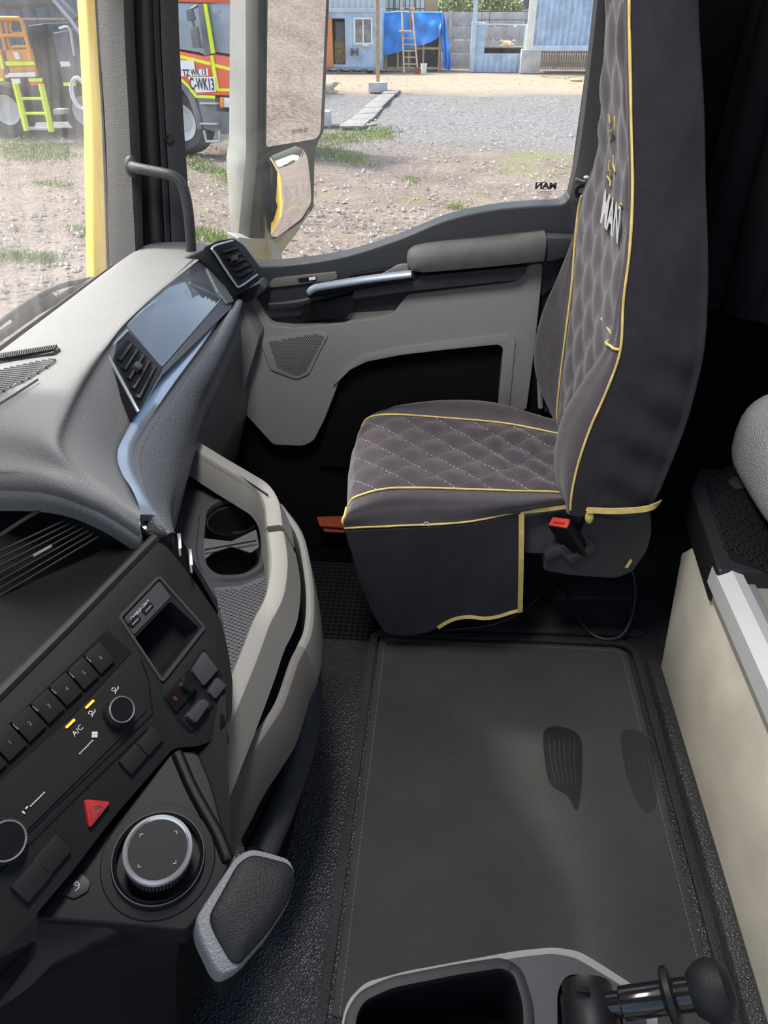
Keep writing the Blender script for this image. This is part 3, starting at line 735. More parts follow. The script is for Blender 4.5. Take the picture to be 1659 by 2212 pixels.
# ---- red crane truck: cab seen past the pillar
TP = g(412, 334); TF = Frame(TP, (math.cos(math.radians(-14)), math.sin(math.radians(-14)), 0), (-math.sin(math.radians(14)), -math.cos(math.radians(14)), 0))
def red_truck():
    r = thing('red_truck', 'red truck with yellow stripes and C-WK13 plate parked in the yard', 'truck', TP)
    q = lambda l, h=0: [TF.px(a, b, h) for a, b in l]
    back = -TF.n*2.2
    prism('cab_body', q([(300, 92), (440, 122), (463, 117), (520, 128), (560, 150), (560, 210), (470, 206), (420, 205), (402, 178), (380, 168), (300, 160)]), back, 'red_paint', r, .03)
    prism('cab_roof', q([(300, -30), (440, -30), (560, -26), (560, 6), (440, 6), (300, 2)]), back, 'red_paint', r, .04)
    prism('side_window', q([(310, 4), (438, 8), (458, 112), (446, 122), (432, 114), (310, 94)], -.03), back*.97, 'truck_glass', r, .02)
    prism('windscreen', q([(446, 8), (560, 6), (560, 140), (512, 120), (462, 112)], -.05), back*.96, 'truck_glass', r, .02)
    prism('door_pillar', q([(426, 8), (442, 8), (458, 117), (442, 121)], .0), -TF.n*.1, 'grey_machine', r, .01)
    def stripe(pts, w=4.2, nm='reflective_stripe'):
        up = [(a, b-w) for a, b in pts]; dn = [(a, b+w) for a, b in pts[::-1]]
        prism(nm, q(up+dn, .012), -TF.n*.02, 'hivis', r, .0)
    prism('reflective_stripe', q([(439, 8), (446, 8), (464, 115), (456, 116)], .02), -TF.n*.03, 'hivis', r, 0)
    prism('reflective_stripe', q([(454, 120), (460, 119), (473, 195), (465, 196)], .02), -TF.n*.03, 'hivis', r, 0)
    stripe([(300, 108), (380, 120), (455, 138)], 3.6); stripe([(463, 141), (500, 150), (560, 165)], 3.6)
    stripe([(470, 194), (560, 196)], 3); stripe([(421, 208), (464, 210)], 3.2)
    prism('reflective_stripe', q([(380, 166), (394, 171), (408, 184), (424, 204), (422, 211), (404, 188), (392, 178), (380, 173)], .02), -TF.n*.03, 'hivis', r, 0)
    s = prism('number_plate', q([(391, 151), (448, 148), (450, 163), (391, 165)], .03), -TF.n*.02, 'sticker', r, 0)
    u = (TF.px(448, 150)-TF.px(391, 153)).normalized()
    c = TF.px(420, 157, .035); text('plate_text', 'TZ WK 13', c, u, V(0, 0, 1), .155, 'ink', s, .004, .82)
    s = prism('number_plate', q([(406, 166), (464, 166), (466, 198), (424, 200), (410, 180)], .035), -TF.n*.02, 'sticker', r, 0)
    u = (TF.px(462, 181)-TF.px(410, 179)).normalized()
    c = TF.px(436, 183, .045); text('plate_text', 'C-WK13', c, u, V(0, 0, 1), .31, 'ink', s, .006, .52)
    prism('paper_sticker', q([(387, 130), (418, 131), (421, 150), (390, 150)], .03), -TF.n*.02, 'sticker', r, 0)
    prism('wheel_arch', q([(300, 176), (380, 172), (394, 178), (408, 192), (420, 212), (432, 250), (436, 280), (426, 280), (420, 250), (408, 216), (395, 196), (380, 188), (300, 188)], .03), -TF.n*.5, 'grey_machine', r, .02)
    prism('bumper', q([(424, 208), (464, 212), (468, 240), (560, 244), (560, 282), (480, 290), (440, 278)], .0), -TF.n*2.0, 'grey_machine', r, .03)
    prism('headlight', q([(476, 211), (560, 214), (560, 234), (476, 232)], .05), -TF.n*.2, 'lamp_clear', r, .02)
    prism('turn_signal', q([(475, 210), (482, 211), (482, 233), (475, 232)], .07), -TF.n*.2, 'lamp_orange', r, .01)
    for y in (222, 266): prism('step', q([(430, y), (468, y+1), (468, y+4), (432, y+3)], .12), -TF.n*.3, 'rim_pale', r, .005)
    tube('step_loop', q([(441, 282), (446, 305), (475, 306), (474, 282)], .1), .035, 'rim_pale', r, 6)
    prism('mirror', q([(400, 20), (412, 18), (420, 44), (404, 46)], .4), -TF.n*.1, 'grey_machine', r, .02)
    prism('mirror', q([(408, 58), (424, 58), (432, 104), (416, 104)], .4), -TF.n*.1, 'grey_machine', r, .02)
    tube('mirror_arm', q([(426, 12), (410, 22), (420, 60), (438, 104)], .35), .03, 'grey_machine', r, 6)
    c = TF.px(398, 262, -.25); c.z = GZ+.62
    lathe('tyre', c-TF.n*.15, TF.n, [(.36, .15), (.38, .30), (.55, .34), (.62, .28), (.64, .1), (.64, -.1), (.3, -.2)], 'tyre', r, 32)
    lathe('rim', c-TF.n*.15, TF.n, [(0, .12), (.1, .16), (.2, .14), (.28, .20), (.37, .27)], 'rim_pale', r, 24)
    bm = bmesh.new(); s1 = TF.u; s2 = V(0, 0, 1)
    for k in range(36):
        a = k*math.pi/18; d = s1*math.cos(a)+s2*math.sin(a); tt = s2*math.cos(a)-s1*math.sin(a)
        add_box(bm, c-TF.n*.05+d*.635, d*.02, tt*.032, TF.n*.16)
    bm_obj('tread', bm, 'tyre', r)
red_truck()
# ---- orange access machine seen through the windscreen
MP = g(100, 300); MF = Frame(MP, (1, 0, 0), (0, -1, 0))
def machine():
    r = thing('lift_machine', 'dark machine with orange access basket and fluorescent yellow ladder', 'machine', MP)
    q = lambda l, h=0: [MF.px(a, b, h) for a, b in l]
    back = V(0, 1, 0)
    prism('dark_body', q([(-90, 175), (30, 165), (60, 55), (100, 50), (110, 70), (185, 65), (300, 80), (330, 240), (210, 262), (-90, 268)], -.6), back*1.8, 'dark_machine', r, .05)
    prism('engine_cover', q([(112, 72), (160, 62), (182, 180), (135, 182)], -.2), back*.5, 'grey_machine', r, .04)
    prism('basket_panel', q([(10, 108), (66, 106), (80, 166), (24, 168)], .1), back*.1, 'orange_paint', r, .02)
    prism('basket_panel', q([(-60, 108), (2, 108), (8, 176), (-60, 178)], .1), back*.1, 'orange_paint', r, .02)
    tube('basket_rail', crom(q([(-60, 40), (30, 40), (44, 44), (50, 56), (70, 140)], .1), 5), .05, 'orange_paint', r, 8)
    tube('basket_rail', q([(-60, 77), (56, 77)], .1), .04, 'orange_paint', r, 8)
    tube('basket_rail', crom(q([(12, 44), (20, 100), (34, 101), (56, 101)], .05), 3), .035, 'orange_paint', r, 8)
    tube('basket_rail', q([(-3, 42), (12, 110)], .1), .04, 'orange_paint', r, 8)
    tube('basket_rail', q([(-60, 42), (-50, 110)], .1), .04, 'orange_paint', r, 8)
    tube('basket_rail', crom(q([(22, 46), (26, 70), (54, 72)], .05), 3), .03, 'orange_paint', r, 8)
    for l in ([(10, 133), (72, 133), (75, 141), (13, 142)], [(61, 169), (90, 169), (91, 176), (62, 176)], [(-60, 169), (6, 169), (7, 175), (-60, 175)], [(136, 179), (163, 179), (163, 186), (138, 186)], [(-6, 120), (2, 120), (8, 148), (4, 150)]):
        prism('reflective_stripe', q(l, .16), back*.04, 'hivis', r, .0)
    prism('red_plate', q([(64, 176), (92, 176), (92, 184), (66, 184)], .15), back*.05, 'red_paint', r, .0)
    for l in ([(17, 158), (76, 156), (76, 166), (19, 166)], [(24, 170), (42, 170), (44, 180), (26, 180)], [(27, 113), (38, 113), (44, 127), (34, 128)], [(129, 133), (149, 133), (152, 143), (132, 144)], [(176, 134), (192, 132), (192, 146), (178, 146)]):
        prism('paper_sticker', q(l, .19), back*.02, 'sticker', r, .0)
    tube('ladder_stile', q([(33, 180), (58, 282)], .25), .075, 'hivis', r, 6); tube('ladder_stile', q([(89, 182), (112, 284)], .25), .075, 'hivis', r, 6)
    for y, a, b in ((213, 44, 95), (245, 52, 101)): tube('ladder_rung', q([(a, y), (b, y)], .25), .035, 'hivis', r, 6)
    tube('ladder_rung', q([(60, 277), (110, 278)], .25), .04, 'rim_pale', r, 6)
    tube('hand_rail', crom(q([(128, 62), (150, 62), (160, 120)], .3), 4), .03, 'rim_pale', r, 6)
    c = MF.px(173, 202, .2)
    for k, (a, b) in enumerate(((.20, .36), (.16, .30), (.22, .33))):
        tube('coiled_hose', [c+V(math.cos(t*.35)*a, -.02*k, math.sin(t*.35)*b) for t in range(18)], .02, 'sticker', r, 6, True)
    prism('tool_tray', q([(114, 236), (138, 236), (138, 248), (114, 248)], .1), back*.3, 'rim_pale', r, .02)
    for cx in (197, 30):
        c = MF.px(cx, 262, -.5); c.z = GZ+.6
        lathe('tyre', c, (0, -1, 0), [(.33, .15), (.38, .22), (.55, .24), (.6, .15), (.6, -.15), (.3, -.2)], 'tyre', r, 28)
        lathe('rim', c, (0, -1, 0), [(0, .05), (.2, .06), (.34, .2)], 'rim_pale', r, 20)
    tube('boom_arm', q([(-90, 8), (120, -3), (160, 45)], -.2), .16, 'grey_machine', r, 8)
    tube('boom_arm', q([(115, 0), (150, 40), (185, 90)], .1), .04, 'rim_pale', r, 6)
    prism('boom_rail', q([(-60, 39), (150, 39), (150, 43), (-60, 43)], -.4), back*.1, 'wood_pale', r, .0)
machine()
# ---- small red digger and parked vans behind the truck, seen in the mirrors only
for k, (x, y, c, lab) in enumerate(((24, 13, 'red_paint', 'small red loader that shows only in the lower mirror'), (36, 18, 'sticker', 'white van parked far behind, seen in the lower mirror'), (38, 10, 'blue_light', 'pale blue van parked far behind, seen in the lower mirror'))):
    r = thing('parked_vehicle', lab, 'vehicle', (x, y, GZ), 'vehicles seen in the mirror')
    prism('body', rnd([V(x-1.2, y-1, GZ+.4), V(x-1.2, y+2.2, GZ+.4), V(x-1.2, y+2.2, GZ+1.3), V(x-1.2, y+1.4, GZ+2.2), V(x-1.2, y-1, GZ+2.2)], .15), (2.4, 0, 0), c, r, .05)
    prism('window', [V(x-1.22, y+.2, GZ+1.4), V(x-1.22, y+1.6, GZ+1.4), V(x-1.22, y+1.2, GZ+2.0), V(x-1.22, y+.2, GZ+2.0)], (2.44, 0, 0), 'truck_glass', r, .01)
    for yy in (y-.4, y+1.5): lathe('tyre', (x-1.3, yy, GZ+.4), (1, 0, 0), [(0, 0), (.4, 0), (.4, 2.6), (0, 2.6)], 'tyre', r, 18)
FILL_LAMP_W = 20.0  # strength of the added interior fill light
# ================================================================ CAB SHELL
fl = struct('floor', (.1, .7, -.02))
box('tunnel_top', (-.60, -.55, -.06), (1.25, 1.39, 0), 'floor_vinyl', fl, .012)
box('seat_plinth', (-.135, 1.39, -.2), (.64, 1.96, -.012), 'floor_edge', fl, .02)
box('footwell_floor', (-1.0, 1.38, -.24), (-.13, 1.96, -.20), 'floor_edge', fl, .004)
box('rear_floor', (.60, 1.36, -.2), (1.3, 1.96, -.014), 'floor_edge', fl, .004)
box('front_floor', (-1.0, -.6, -.24), (-.58, 1.40, -.20), 'floor_edge', fl, .004)
box('footwell_riser', (-.60, 1.375, -.24), (-.135, 1.395, -.02), 'floor_edge', fl, .006)
prism('floor_rib', rnd([V(-.12, 1.44, -.012), V(.58, 1.47, -.012), V(.58, 1.50, -.012), V(-.12, 1.47, -.012)], .01), (0, 0, .014), 'floor_edge', fl, .006)
prism('floor_rib', rnd([V(-.06, 1.58, -.012), V(.58, 1.62, -.012), V(.58, 1.72, -.012), V(-.06, 1.70, -.012)], .01), (0, 0, .018), 'floor_edge', fl, .008)
# raised frame lip around the mat
lip = rnd([V(-.150, .48, 0), V(-.150, 1.415, 0), V(.545, 1.435, 0), V(.545, .48, 0)], [.01, .03, .05, .01], 6)
sweep('mat_surround', lip, [(-.010, -.004), (.010, -.004), (.010, .008), (-.010, .008)], 'floor_edge', fl, bev=.004)
sweep('side_ridge', [V(.568, .3, 0), V(.575, .9, 0), V(.575, 1.36, 0)], [(-.024, -.01), (.024, -.01), (.018, .028), (-.014, .028)], 'floor_vinyl', fl, bev=.008)

# textile mat
mt = thing('floor_mat', 'black ribbed rubber mat with shoe prints between the seats', 'mat', (.2, 1.0, 0))
MX0, MX1, MY0, MY1 = -.133, .520, .50, 1.402
prism('mat_body', rnd([V(MX0, MY0, 0), V(MX0, MY1, 0), V(MX1, MY1+.012, 0), V(MX1, MY0, 0)], [.01, .02, .035, .01], 5), (0, 0, .006), 'mat_rubber', mt, .002)
edge = rnd([V(MX0+.014, MY0, .0065), V(MX0+.014, MY1-.014, .0065), V(MX1-.014, MY1, .0065), V(MX1-.014, MY0, .0065)], [.01, .02, .03, .01], 5)[3:]
bm = bmesh.new()
for a, b in zip(edge, edge[1:]):
    L = (b-a).length; n = max(1, int(L/.009)); d = (b-a)/n
    for k in range(n): c = a+d*(k+.5); t = d.normalized(); s = t.cross(V(0, 0, 1)); add_box(bm, c, t*min(.003, L/2), s*.0006, V(0, 0, .0005))
o = bm_obj('stitched_edge', bm, 'thread_dim', mt, None); o['kind'] = 'stuff'
# wet shoe prints: thin films with tread bars
mat('print_wet', (.012, .012, .013), .5, .4); mat('print_faint', (.028, .028, .028), .55, .4)
def print_mark(pts, m, bars, nm='shoe_print'):
    P = crom([at(a, b, z=.0066) for a, b in pts], 5, True); prism(nm, P, (0, 0, .0004), m, mt, 0)
    for a, b in bars: tube('tread_bar', crom([at(q[0], q[1], z=.0072) for q in (a, ((a[0]+b[0])/2-3, (a[1]+b[1])/2), b)], 4), .0007, 'mat_rubber', mt, 4)
print_mark([(1175, 1580), (1210, 1570), (1252, 1590), (1258, 1650), (1254, 1715), (1245, 1750), (1225, 1718), (1190, 1695), (1178, 1650)], 'print_wet', [((1186+i*11, 1596), (1200+i*9, 1690)) for i in range(6)])
print_mark([(1342, 1585), (1375, 1578), (1402, 1600), (1415, 1670), (1418, 1735), (1395, 1755), (1370, 1715), (1350, 1660)], 'print_faint', [((1352+i*12, 1600), (1374+i*9, 1720)) for i in range(4)])

# grid rubber mat in the footwell
fm = thing('footwell_mat', 'black grid rubber mat in the passenger footwell', 'mat', (-.4, 1.65, -.2))
prism('mat_base', rnd([V(-.75, 1.41, -.198), V(-.19, 1.41, -.198), V(-.14, 1.60, -.198), V(-.20, 1.93, -.198), V(-.75, 1.93, -.198)], .05, 5), (0, 0, .012), 'rubber', fm, .004)
bm = bmesh.new()
for i in range(28):
    y = 1.42+i*.0185; x1 = -.20 if y < 1.47 or y > 1.85 else -.165
    add_box(bm, ((-.74+x1)/2, y, -.181), ((x1+.74)/2, 0, 0), (0, .004, 0), (0, 0, .006))
for i in range(30): add_box(bm, (-.73+i*.0185, 1.67, -.182), (.003, 0, 0), (0, .25, 0), (0, 0, .005))
o = bm_obj('mat_grid', bm, 'rubber', fm, None); o['kind'] = 'stuff'

# walls, ceiling, back
wf = struct('wall_front', (-.95, .8, .3))
box('bulkhead', (-1.02, -.55, -.24), (-.96, 1.96, .60), 'deep_black', wf, .0)
wb = struct('wall_rear', (1.3, .7, 1)); box('rear_panel', (1.27, -.6, -.1), (1.32, 2.05, 2.05), 'carpet_black', wb, 0)
wr = struct('wall_right', (.7, 1.99, 1))
box('side_panel', (.30, 1.955, -.25), (1.3, 2.03, 2.05), 'carpet_black', wr, 0)
wl_ = struct('wall_left', (.9, -.6, 1)); 
for lo, hi in (((.55, -.62, -.25), (1.3, -.56, 2.05)),): box('side_panel', lo, hi, 'carpet_black', wl_, 0)
ce = struct('ceiling', (.3, .7, 2.03))
HX0, HX1, HY0, HY1 = -.05, .75, .30, 1.42                     # unseen roof opening added to let in fill light
for lo, hi in (((-.62, -.62), (HX0, 2.05)), ((HX1, -.62), (1.32, 2.05)), ((HX0, -.62), (HX1, HY0)), ((HX0, HY1), (HX1, 2.05))):
    box('roof_lining', (*lo, 2.02), (*hi, 2.06), 'roof_pale', ce, 0)
lamp = thing('added_fill_lamp', 'added flat white fill lamp under the roof, out of view', 'lamp', (-.23, .75, 2.0))  # added lamp out of view that brightens the cab interior
box('fill_lamp_housing', (-.35, .40, 2.0), (-.11, 1.10, 2.02), 'sticker', lamp, .004)
box('fill_lamp_lens', (-.33, .43, 1.992), (-.13, 1.07, 2.0), 'fill_lamp_lens', lamp, .002)
ld = bpy.data.lights.new('added_fill_light', 'AREA'); ld.shape = 'RECTANGLE'; ld.size = .18; ld.size_y = .60; ld.energy = FILL_LAMP_W; ld.color = (1.0, .97, .93)
lo_ = bpy.data.objects.new('added_fill_light', ld); COL.objects.link(lo_); lo_.parent = lamp; lo_.location = (0, 0, -.012)
box('header_rail', (-.76, -.62, 1.90), (-.60, 2.03, 2.06), 'door_grey', ce, .02)
box('side_header', (-.70, 1.88, 1.56), (.34, 2.03, 2.06), 'door_grey', ce, .02)
prism('added_sun_block', [V(-.745, -.55, 1.92), V(-.745, 1.86, 1.92), V(-.815, 1.86, 1.42), V(-.815, -.55, 1.42)], (.006, 0, .001), 'carpet_black', ce, 0)  # added out of view, cuts off sun through the windscreen top
prism('added_driver_side_block', [V(-.745, -.55, 1.92), V(-.745, 1.02, 1.92), V(-.865, 1.02, .95), V(-.865, -.55, .95)], (.006, 0, .001), 'carpet_black', ce, 0)  # added out of view to keep direct sun off the console
prism('added_outside_block', [V(-.80, -.60, 1.92), V(-.80, 2.0, 1.92), V(-1.15, 2.0, 1.715), V(-1.15, -.60, 1.715)], (.0, 0, .015), 'gloss_black', ce, .003)  # added unseen plate outside, limits how far sun reaches into the cab

# windscreen
ws = struct('window_2', (-.85, .7, .83))
B0, B1, T0, T1 = V(-.905, 1.90, .82), V(-.93, -.60, .82), V(-.715, 1.90, 1.93), V(-.74, -.60, 1.93)
prism('pane', [B0, B1, T1, T0], (-.006, 0, .001), 'windscreen_glass', ws, 0)
sweep('lower_seal', [B0+V(.005, 0, -.002), B1+V(.005, 0, -.002)], circ(.012, 8), 'rubber', ws)
# wiper
wp = thing('wiper', 'black windscreen wiper resting along the bottom of the glass', 'wiper', at(60, 715, x=-.96))
wpx = lambda l, x: [at(a, b, x=x) for a, b in l]
tube('wiper_arm', crom(wpx([(-60, 745), (40, 668), (120, 622), (197, 603)], -.975), 4), .007, 'rubber', wp, 6)
sweep('wiper_blade', wpx([(-70, 775), (80, 672), (205, 604)], -.965), [(-.004, -.008), (.004, -.008), (.007, .008), (-.007, .008)], 'rubber', wp)
tube('wiper_link', wpx([(30, 690), (60, 662), (95, 648), (112, 640)], -.972), .009, 'black_plastic', wp, 6)

# yellow outer corner panel
YY = 1.955
cp = thing('corner_panel', 'yellow outer cab panel beside the windscreen edge', 'body panel', at(215, 600, y=YY))
prism('panel_body', [at(a, b, y=YY) for a, b in ((156, -420), (177, -420), (205, -30), (222, 250), (237, 610), (203, 610), (198, 250), (184, -30))], (-.05, .06, 0), 'cab_yellow', cp, .008)
prism('black_seal', [at(a, b, y=YY-.012) for a, b in ((174, -420), (184, -420), (212, -30), (226, 250), (240, 610), (231, 610), (219, 250), (202, -30))], (0, .03, 0), 'rubber', cp, .002)

# A-pillar trim
tp = struct('trim_1', at(270, 575, y=1.88))
Q = lambda l, y: [at(a, b, y=y) for a, b in l]
def strip(name, left, right, yl, yr, m, parent, back=.05, bev=.006, rows=7):
    """upright trim between two pixel lines at two depths"""
    L = crom(Q(left, yl), 4); R = crom(Q(right, yr), 4)
    up_ = lambda P: [P[0]+(P[0]-P[3])*((1.99-P[0].z)/max(.02, P[0].z-P[3].z))]+P          # on up to the roof
    L, R = up_(L), up_(R)
    rings = []
    for a, b in zip(L, R):
        rings.append([a, a.lerp(b, .5)+V(0, -.006, 0), b, b+V((-.5 if a.x < 0 else .1)*back, back, 0), a+V(0, back, 0)])
    return loft(name, rings, m, parent, True, True, 35)
strip('pillar_cover', [(208, -40), (216, 100), (226, 250), (232, 400), (238, 620)], [(266, -40), (270, 100), (278, 250), (285, 400), (297, 620)], 1.92, 1.86, 'pillar_grey', tp)
strip('pillar_return', [(266, -40), (270, 100), (278, 250), (285, 400), (297, 620)], [(287, -40), (292, 100), (300, 250), (306, 400), (312, 620)], 1.86, 1.885, 'pillar_dark', tp)
strip('door_jamb', [(285, -40), (290, 100), (298, 250), (304, 400), (310, 620)], [(360, -40), (364, 100), (372, 250), (380, 400), (392, 620)], 1.945, 1.955, 'deep_black', tp)
ds_ = crom(Q([(314, -40), (318, 100), (325, 250), (333, 400), (345, 620)], 1.915), 4)
tube('door_seal', [ds_[0]+(ds_[0]-ds_[3])*((1.98-ds_[0].z)/(ds_[0].z-ds_[3].z))]+ds_, .019, 'rubber', tp, 8)
strip('frame_bead', [(330, -40), (334, 100), (343, 250), (350, 400), (361, 620)], [(342, -40), (346, 100), (355, 250), (362, 400), (373, 620)], 1.91, 1.915, 'pillar_dark', tp, .03)
strip('door_frame_front', [(345, -40), (349, 100), (357, 250), (365, 400), (376, 640)], [(384, -40), (388, 100), (396, 250), (406, 400), (424, 640)], 1.90, 1.93, 'pillar_dark', tp, .06)
c = at(367, 301, y=1.905); lathe('screw', c, (0, -1, 0), [(.011, 0), (.011, .008), (.008, .011), (.008, .006), (0, .006)], 'rubber', tp, 14)
# grab handle
gh = thing('grab_handle', 'curved dark grab handle on the pillar beside the side window', 'handle', at(300, 365, y=1.83))
pth = crom([at(283, 358, y=1.85), at(300, 364, y=1.82), at(340, 372, y=1.80), at(372, 380, y=1.79), at(392, 398, y=1.79), at(402, 430, y=1.79), at(409, 480, y=1.79), at(414, 560, y=1.80), at(416, 600, y=1.81)], 6)
tube('handle_bar', pth, .0125, 'pillar_dark', gh, 12)
ellipsoid('mount_cup', at(286, 360, y=1.855), ((.018, 0, 0), (0, .02, 0), (0, 0, .026)), 'pillar_dark', gh, 14, 8)

# ---------------------------------------------------------------- passenger door
D1 = struct('door_1', (-.15, 1.92, 0))
WB = [(400, 540), (440, 548), (500, 566), (560, 576), (640, 571), (720, 559), (780, 544), (870, 514), (960, 477), (1060, 454), (1150, 445), (1212, 441), (1230, 425)]
WBs = crom([V(a, b, 0) for a, b in WB], 4); WBp = [(p.x, p.y) for p in WBs]
dn = [(1262, 420), (1262, 560), (1175, 640), (860, 670), (560, 690), (400, 660)]
prism('sill_trim', Q(WBp+dn, 1.885), (0, .07, 0), 'door_dark', D1, .010, 3)
prism('lower_skin', Q([(400, 640), (560, 660), (860, 640), (1262, 540), (1262, 1100), (1100, 1180), (400, 1180)], 1.925), (0, .035, 0), 'carpet_black', D1, .004)
box('lower_liner', (-1.0, 1.93, -.25), (.36, 1.96, .35), 'carpet_black', D1, .002)
box('outer_skin', (-.86, 2.02, -.55), (.36, 2.06, .80), 'cab_yellow', D1, .01)
box('outer_rear_skin', (.36, 2.04, -.55), (1.35, 2.08, 2.0), 'cab_yellow', D1, .01)
for k in range(5): box('reflective_marker', (-.45+.16*k, 2.06, -.50), (-.45+.16*k+.08, 2.066, -.44), 'lamp_orange' if k % 2 else 'sticker', D1, 0)
# rear frame of the window / pillar
strip('frame_rear', [(1291, -60), (1291, 0), (1256, 300), (1231, 425), (1228, 450), (1228, 560)], [(1330, -60), (1330, 0), (1296, 300), (1275, 400), (1275, 450), (1262, 560)], 1.885, 1.86, 'pillar_dark', D1, .06)
strip('pillar_rear', [(1326, -60), (1322, 0), (1290, 300), (1270, 400), (1262, 600), (1225, 900)], [(1480, -60), (1470, 0), (1440, 300), (1425, 400), (1400, 600), (1340, 900)], 1.90, 1.90, 'deep_black', D1, .05)
tube('frame_seam', crom(Q([(1244, 386), (1262, 392), (1282, 386)], 1.866), 4), .003, 'door_grey', D1, 6)
c = at(1254, 411, y=1.868); lathe('screw', c, (0, -1, 0), [(.015, 0), (.015, .006), (.011, .007), (.010, .002), (0, .002)], 'black_plastic', D1, 16); lathe('screw_head', c, (0, -1, 0), [(.006, .002), (.006, .006), (0, .006)], 'rail_ring', D1, 12)
ellipsoid('trim_clip', at(1267, 383, y=1.85), ((.007, 0, 0), (0, .004, 0), (0, 0, .004)), 'sticker', D1, 8, 6)
# window pane with its printed mark
W1 = struct('window_1', (-.15, 1.95, .8))
GY = 1.953
prism('pane', [V(-.70, GY, .70), V(.33, GY, .70), V(.33, GY, 2.0), V(-.70, GY, 2.0)], (0, .005, 0), 'side_glass', W1, 0)
gs = Q(WBp[8:], 1.945)
sweep('window_seal', gs+Q([(1258, 300), (1276, 140), (1292, 0), (1330, -330)], 1.945), circ(.006, 8), 'rubber', W1)
text('glass_mark', 'MAN', at(1179, 402, y=GY-.001), (-1, 0, 0), (0, 0, 1), .020, 'ink', W1, .0008, 1.2)
for k, s in enumerate(('E 4009', '43R-001582', 'TEMPERLITE', 'AS2 M70', '70%')):
    text('glass_mark_line', s, at(1179-k % 2, 409+k*5.2, y=GY-.001), (-1, 0, 0), (0, 0, 1), .0062, 'ink', W1)
# grey main moulding
GP = [(505, 655), (520, 645), (550, 643), (568, 672), (587, 704), (637, 709), (730, 699), (821, 686), (850, 678), (880, 636), (1000, 622), (1116, 608), (1137, 574), (1173, 568), (1169, 617), (1155, 755), (1137, 888), (1076, 874), (1087, 752), (1077, 744), (958, 756), (866, 767), (793, 781), (756, 799), (733, 822), (720, 858), (701, 906), (678, 952), (655, 964), (590, 961), (527, 892), (500, 800)]
prism('main_moulding', rnd(Q(GP, 1.868), .012, 3), (0, .05, 0), 'door_grey', D1, .012, 3)
# step-down lip round the pocket
prism('pocket_lip', rnd(Q([(1100, 880), (1114, 735), (1098, 722), (958, 738), (866, 750), (785, 768), (740, 795), (718, 835), (733, 822), (756, 799), (793, 781), (866, 767), (958, 756), (1077, 744), (1087, 752), (1076, 874)], 1.860), .006, 2), (0, .02, 0), 'door_grey', D1, .006)
prism('pocket_panel', rnd(Q([(690, 1010), (715, 870), (733, 822), (760, 796), (800, 776), (870, 762), (960, 752), (1080, 740), (1095, 760), (1080, 1010)], 1.905), .01, 3), (0, .02, 0), 'carpet_black', D1, .003)
# rear door edge (dark gap)
prism('door_edge', Q([(1175, 560), (1215, 545), (1190, 760), (1165, 900), (1137, 890), (1157, 755)], 1.895), (0, .03, 0), 'deep_black', D1, .004)
# pull recess and shelf
prism('pull_recess', rnd(Q([(566, 655), (582, 694), (600, 704), (640, 707), (820, 684), (846, 676), (872, 640), (860, 628), (600, 640)], 1.90), .01, 3), (0, .02, 0), 'gloss_black', D1, .004)
sh = prism('recess_shelf', rnd(Q([(742, 690), (752, 655), (800, 640), (872, 634), (848, 676), (820, 684)], 1.888), .006, 3), (0, .016, 0), 'door_grey', D1, .004)
prism('latch_block', rnd(Q([(648, 684), (655, 660), (700, 650), (745, 645), (752, 660), (742, 688), (700, 692)], 1.872), .006, 3), (0, .03, 0), 'black_plastic', D1, .004)
prism('latch_lever', rnd(Q([(700, 652), (772, 634), (768, 662), (745, 690), (698, 690)], 1.862), .006, 3), (0, .03, 0), 'black_plastic', D1, .004)
tube('recess_blade', crom(Q([(580, 657), (612, 655), (650, 650), (695, 640)], 1.86), 4), .005, 'rail_ring', D1, 8, scale=[.5+.5*min(1, i/6) for i in range(13)])
# armrest support bar and silver pull handle
prism('armrest_bar', rnd(Q([(760, 640), (770, 622), (900, 597), (1136, 575), (1134, 594), (1118, 605), (880, 630), (765, 646)], 1.835), .006, 3), (0, .06, 0), 'door_dark', D1, .006)
hp = Q([(667, 632), (676, 624), (690, 620), (740, 612), (800, 603), (890, 592)], 1.815)
sweep('pull_handle', crom(hp, 5), [(-.012, -.006), (.012, -.006), (.014, .0), (.010, .008), (-.010, .008), (-.014, .0)], 'silver', D1, up=(0, 0, 1), bev=.002)
prism('handle_back', rnd(Q([(662, 640), (690, 626), (830, 604), (905, 594), (900, 606), (780, 626), (700, 640), (670, 646)], 1.832), .005, 2), (0, .05, 0), 'black_plastic', D1, .003)
prism('finger_recess', rnd(Q([(740, 610), (760, 592), (800, 585), (880, 574), (900, 590), (800, 602)], 1.872), .004, 2), (0, .012, 0), 'gloss_black', D1, .003)
prism('recess_end', rnd(Q([(820, 594), (862, 572), (888, 570), (878, 592)], 1.868), .004, 2), (0, .012, 0), 'door_grey', D1, .003)
# switch panel
sp = prism('switch_panel', rnd(Q([(575, 622), (588, 604), (612, 600), (726, 588), (729, 602), (715, 606), (600, 620)], 1.874), .004, 3), (0, .02, 0), 'tray_low', D1, .003)
prism('window_switch', rnd(Q([(643, 602), (682, 597), (684, 605), (645, 609)], 1.868), .002, 2), (0, .012, 0), 'black_plastic', sp, .001)
prism('switch_light', Q([(667, 600), (681, 598), (682, 604), (668, 606)], 1.866), (0, .004, 0), 'sticker', sp, 0)
